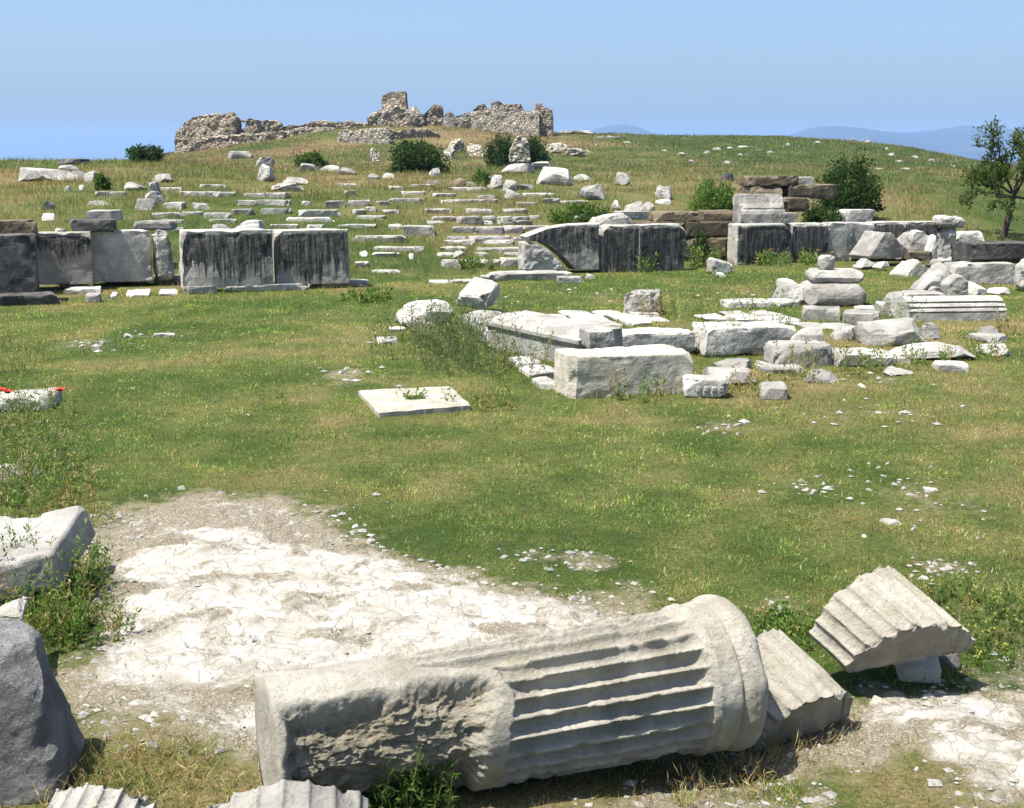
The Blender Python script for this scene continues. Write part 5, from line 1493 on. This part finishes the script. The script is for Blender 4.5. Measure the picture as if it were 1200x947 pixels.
# tall dark weeds in front of the altar corner
ALT = np.array([[.085, .120, .050], [.105, .140, .060], [.135, .160, .078], [.065, .095, .042]])
spots = [(482, 402), (500, 412), (520, 418), (540, 412), (560, 424), (585, 432), (508, 432), (545, 436), (600, 440), (475, 420), (530, 398), (570, 405)]
lab = ["tall dark weed before the rough white boulder", "bushy dark weed in the altar-corner thicket, near its front", "bushy dark weed in the altar-corner thicket, at its middle", "dark weed under the hollowed pale rock", "dark weed before the slanting white slab", "dark weed at the near end of the thicket by the footing stones",
       "low dark weed at the front fringe of the thicket", "low dark weed at the thicket's front, towards the footing stones", "last dark weed of the thicket, beside the footing stones", "dark weed at the outer edge of the altar thicket", "dark weed rising before the tilted white block", "thin dark weed close to the slanting white slab"]
for i, (a, b) in enumerate(spots):
    weed(ground(a, b), .58 + .25 * ((i * 7) % 5) / 5, lab[i], n=15, spread=.72, leaf=.046, nleaf=28, seed=100 + i, dry=.12, group="dark weeds at the altar corner", thick=.003, cols=ALT, droop=.45, wide=.24)
for i, (a, b, h_, l) in enumerate([(770, 372, .5, "weed beside the lone grey cracked block"), (800, 372, .55, "tall weed on the altar floor beside the lone block"), (830, 370, .6, "thin tall weed on the altar floor"), (875, 360, .5, "weed behind the kerb stones"), (905, 345, .75, "tall dry weed beside the drum pile"), (985, 356, .5, "weed clump against the large worn drum"), (960, 352, .4, "weed growing up the worn drum's face"),
                                   (835, 415, .7, "thin weed standing between squared block and bench block"), (900, 395, .7, "dry weed before the long bench-like block"), (940, 445, .45, "weed before the stepped rubble"), (1005, 440, .5, "weed among the rubble footing"), (1050, 395, .75, "tall weed rising before the rough flaking block"), (870, 460, .3, "weed beside the clean white block"), (1090, 425, .3, "weed before the large flat rock"), (1150, 420, .3, "weed at the front of the ragged flat rock"),
                                   (1180, 392, .45, "brownish weed past the end of the great moulded block"), (745, 466, .35, "weed in front of the big squared altar block"), (560, 478, .30, "green weed at the corner of the holed slab"), (1110, 300, .4, "weed by the capped pillar"), (1040, 432, .35, "weed between rubble and the thin white stone")]):
    weed(ground(a, b), h_, l, n=15, spread=.5, leaf=.045, nleaf=18, seed=200 + i, dry=.25 if i % 3 else .6, group="weeds among the altar stones", thick=.0028, droop=.4)
# weeds of the left edge
LW = [(15, 690, .42, "bushy green weed over the big tilted block's face"), (50, 715, .46, "tall green weed at the corner of the big tilted block"), (85, 735, .30, "green weed spreading onto the bare ground edge"), (60, 750, .34, "bushy weed behind the dark boulder"), (25, 735, .32, "weed between dark boulder and pale low rock"), (100, 715, .36, "thin dark-stemmed weed beside the bare ground"), (110, 745, .16, "low weed on the rim of the bare ground"),
      (20, 640, .5, "tall weed standing before the white block top"), (85, 690, .34, "dry grassy weed beside the big tilted block"), (40, 760, .3, "leafy weed low behind the boulder's shoulder"), (70, 700, .50, "slender tall weed crossing the white block top")]
for i, (a, b, h_, l) in enumerate(LW):
    weed(ground(a, b), h_, l, n=22 if i != 5 else 6, spread=.34, leaf=.030, nleaf=30, seed=300 + i, dry=.15, group="weeds by the tilted block", thick=.0022, wide=.3)
LG = [(8, 590, .4), (35, 585, .45), (60, 600, .38), (20, 560, .45), (50, 560, .40), (12, 530, .5), (40, 525, .45), (70, 545, .35), (15, 505, .5), (45, 505, .4), (75, 580, .3), (-5, 615, .4), (88, 610, .25), (-5, 550, .5), (25, 480, .35), (55, 490, .3), (5, 440, .4), (20, 425, .45), (-8, 410, .5)]
for i, (a, b, h_) in enumerate(LG):
    weed(ground(a, b), h_, "tall seeding grass in the strip between the poppy slab and the tilted block" if i < 16 else "tall seeding grass behind the poppy slab", n=20, spread=.5, leaf=.05, nleaf=14, seed=400 + i, dry=.3, name="grass_plant", cat="tall grass", group="tall seeding grass at the lawn edge" if i < 16 else "seeding grass behind the poppy slab", flower=(.36, .31, .19), thick=.0028, wide=.16, droop=.5)
# foreground
for a, b, h_, l, sd in [(468, 958, .30, "bright green leafy weed before the broken side of the great column", 1), (500, 960, .24, "second green weed before the great column, nearer its flutes", 2), (440, 962, .2, "low green weed beside the broad fluted fragment", 3)]:
    weed(ground(a, b), h_, l, n=14, spread=.16, leaf=.030, nleaf=34, seed=500 + sd, dry=.02, cols=GRN * .9, thick=.0020, droop=.3, wide=.28)
for i, (a, b, h_) in enumerate([(130, 905, .12), (165, 900, .14), (195, 925, .1), (110, 935, .1), (215, 900, .08), (150, 940, .1), (95, 945, .14), (250, 940, .06), (185, 880, .1)]):
    weed(ground(a, b), h_, "dry yellowish grass tuft between the boulder and the great column", n=22, spread=.22, leaf=.05, nleaf=7, seed=520 + i, dry=.7, name="grass_tuft", cat="grass tuft", group="dry tufts by the boulder", thick=.0016, wide=.07, droop=.8)
for i, (a, b, h_) in enumerate([(845, 925, .12), (880, 910, .13), (905, 905, .12), (930, 890, .14), (955, 870, .12), (870, 935, .1), (910, 930, .08), (985, 865, .08), (820, 940, .1), (780, 950, .1)]):
    weed(ground(a, b), h_, "dry brown grass tuft in the shade of the column's neck ring", n=18, spread=.2, leaf=.045, nleaf=6, seed=540 + i, dry=.85, name="grass_tuft", cat="grass tuft", group="dry tufts under the column", thick=.0016, wide=.07, droop=.7)
for i, (a, b, h_) in enumerate([(1140, 745, .16), (1165, 735, .18), (1190, 750, .18), (1120, 720, .16), (1150, 715, .14), (1180, 710, .16), (1130, 770, .13), (1160, 765, .13), (1200, 730, .18), (1095, 700, .12), (1205, 770, .14), (1110, 755, .12)]):
    weed(ground(a, b), h_, "low leafy yellow-green weed behind the thick fluted fragment", n=9, spread=.36, leaf=.026, nleaf=20, seed=560 + i, dry=.08, cols=GRN * 1.1, group="leafy weeds by the fluted fragment", thick=.002, flower=(.30, .32, .08), wide=.3)
for i, (a, b) in enumerate([(920, 745), (935, 730), (905, 735), (945, 748)]):
    weed(ground(a, b), .12, "low green weed between the two fluted fragments", n=14, spread=.3, leaf=.025, nleaf=24, seed=580 + i, dry=.1, group="weeds between the fluted fragments", thick=.002, wide=.4)
for i, (a, b) in enumerate([(585, 757), (482, 775), (720, 780), (372, 700), (300, 735), (265, 752), (445, 778), (655, 700), (540, 690), (180, 790), (230, 720), (330, 690), (390, 745)]):
    weed(ground(a, b), .045, "tiny dry tuft growing in a crack of the bare white ground", n=16, spread=.12, leaf=.02, nleaf=8, seed=600 + i, dry=.45, name="grass_tuft", cat="grass tuft", group="tiny tufts on the bare ground", thick=.0012, wide=.14, droop=.8)
# poppies
for i, (a, b, l) in enumerate([(4, 483, "red poppy at the picture edge before the white slab"), (11, 484, "larger red poppy before the white slab"), (72, 484, "single red poppy past the rounded end of the white slab")]):
    P = ground(a, b); root = tag(empty("poppy_flower", P), l, "poppy", "red poppies by the white slab")
    V, F = [], []; hh = [.19, .18, .20][i]
    tube(V, F, [(0, 0, -.02), (.01, 0, hh * .5), (.005, -.01, hh)], [.003, .0025, .002], 4); tube_obj("stem", V, F, M['stem'], root)
    bm = bmesh.new()
    for k in range(4):
        a_ = k * math.pi / 2 + .3
        c = Vector((.005 + math.cos(a_) * .022, -.01 + math.sin(a_) * .022, hh + .012))
        vs = []
        for t in range(9):
            b_ = t / 9 * 2 * math.pi
            vs.append(bm.verts.new(c + Vector((math.cos(b_) * .028, math.sin(b_) * .028, .014 * (math.cos(b_ - a_))))))
        f = bm.faces.new(vs)
        ex = bmesh.ops.extrude_face_region(bm, geom=[f])
        for v in ex["geom"]:
            if isinstance(v, bmesh.types.BMVert): v.co.z += .003
    bmesh.ops.recalc_face_normals(bm, faces=bm.faces[:])
    me = bpy.data.meshes.new("petals"); bm.to_mesh(me); bm.free(); link("petals", me, M['poppy'], root)

# longer grass left uncropped round the feet of the stones
ex, ey, el = [], [], []
for fx_, fy_, w_, d_, ro_, h_ in FOOT:
    if w_ < .12 or fy_ > 60: continue
    m_ = int(min(260, 40 + 150 * (w_ + d_))) if fy_ < 24 else int(min(90, 16 + 50 * (w_ + d_)))
    t_ = rng.random(m_); side_ = rng.random(m_) < w_ / (w_ + d_)
    lx_ = np.where(side_, (t_ - .5) * (w_ + .05), np.where(rng.random(m_) < .5, -w_ / 2 - .03, w_ / 2 + .03))
    ly_ = np.where(side_, np.where(rng.random(m_) < .72, -.03, d_ + .03), t_ * d_)
    lx_ = lx_ + rng.normal(size=m_) * .03; ly_ = ly_ + rng.normal(size=m_) * .03
    clump_ = .35 + .9 * rng.random() * (fbm2(lx_ * 3 + fx_, ly_ * 3 + fy_, .5, 2, 9) + .6)
    ex.append(fx_ + lx_ * math.cos(ro_) - ly_ * math.sin(ro_)); ey.append(fy_ + lx_ * math.sin(ro_) + ly_ * math.cos(ro_))
    el.append(np.clip((.03 + .09 * rng.random(m_) ** 1.5) * clump_ * (1.0 if fy_ < 24 else 1.5), .015, .6 * h_ + .03))
ex = np.concatenate(ex); ey = np.concatenate(ey); el = np.concatenate(el)
kk = bareness(ex, ey) < .5
ex, ey, el = ex[kk], ey[kk], el[kk]
blades("uncropped_grass", ex, ey, el, .004 + .00038 * (ey - 3), .8, dryness(ex, ey) * .6, True)
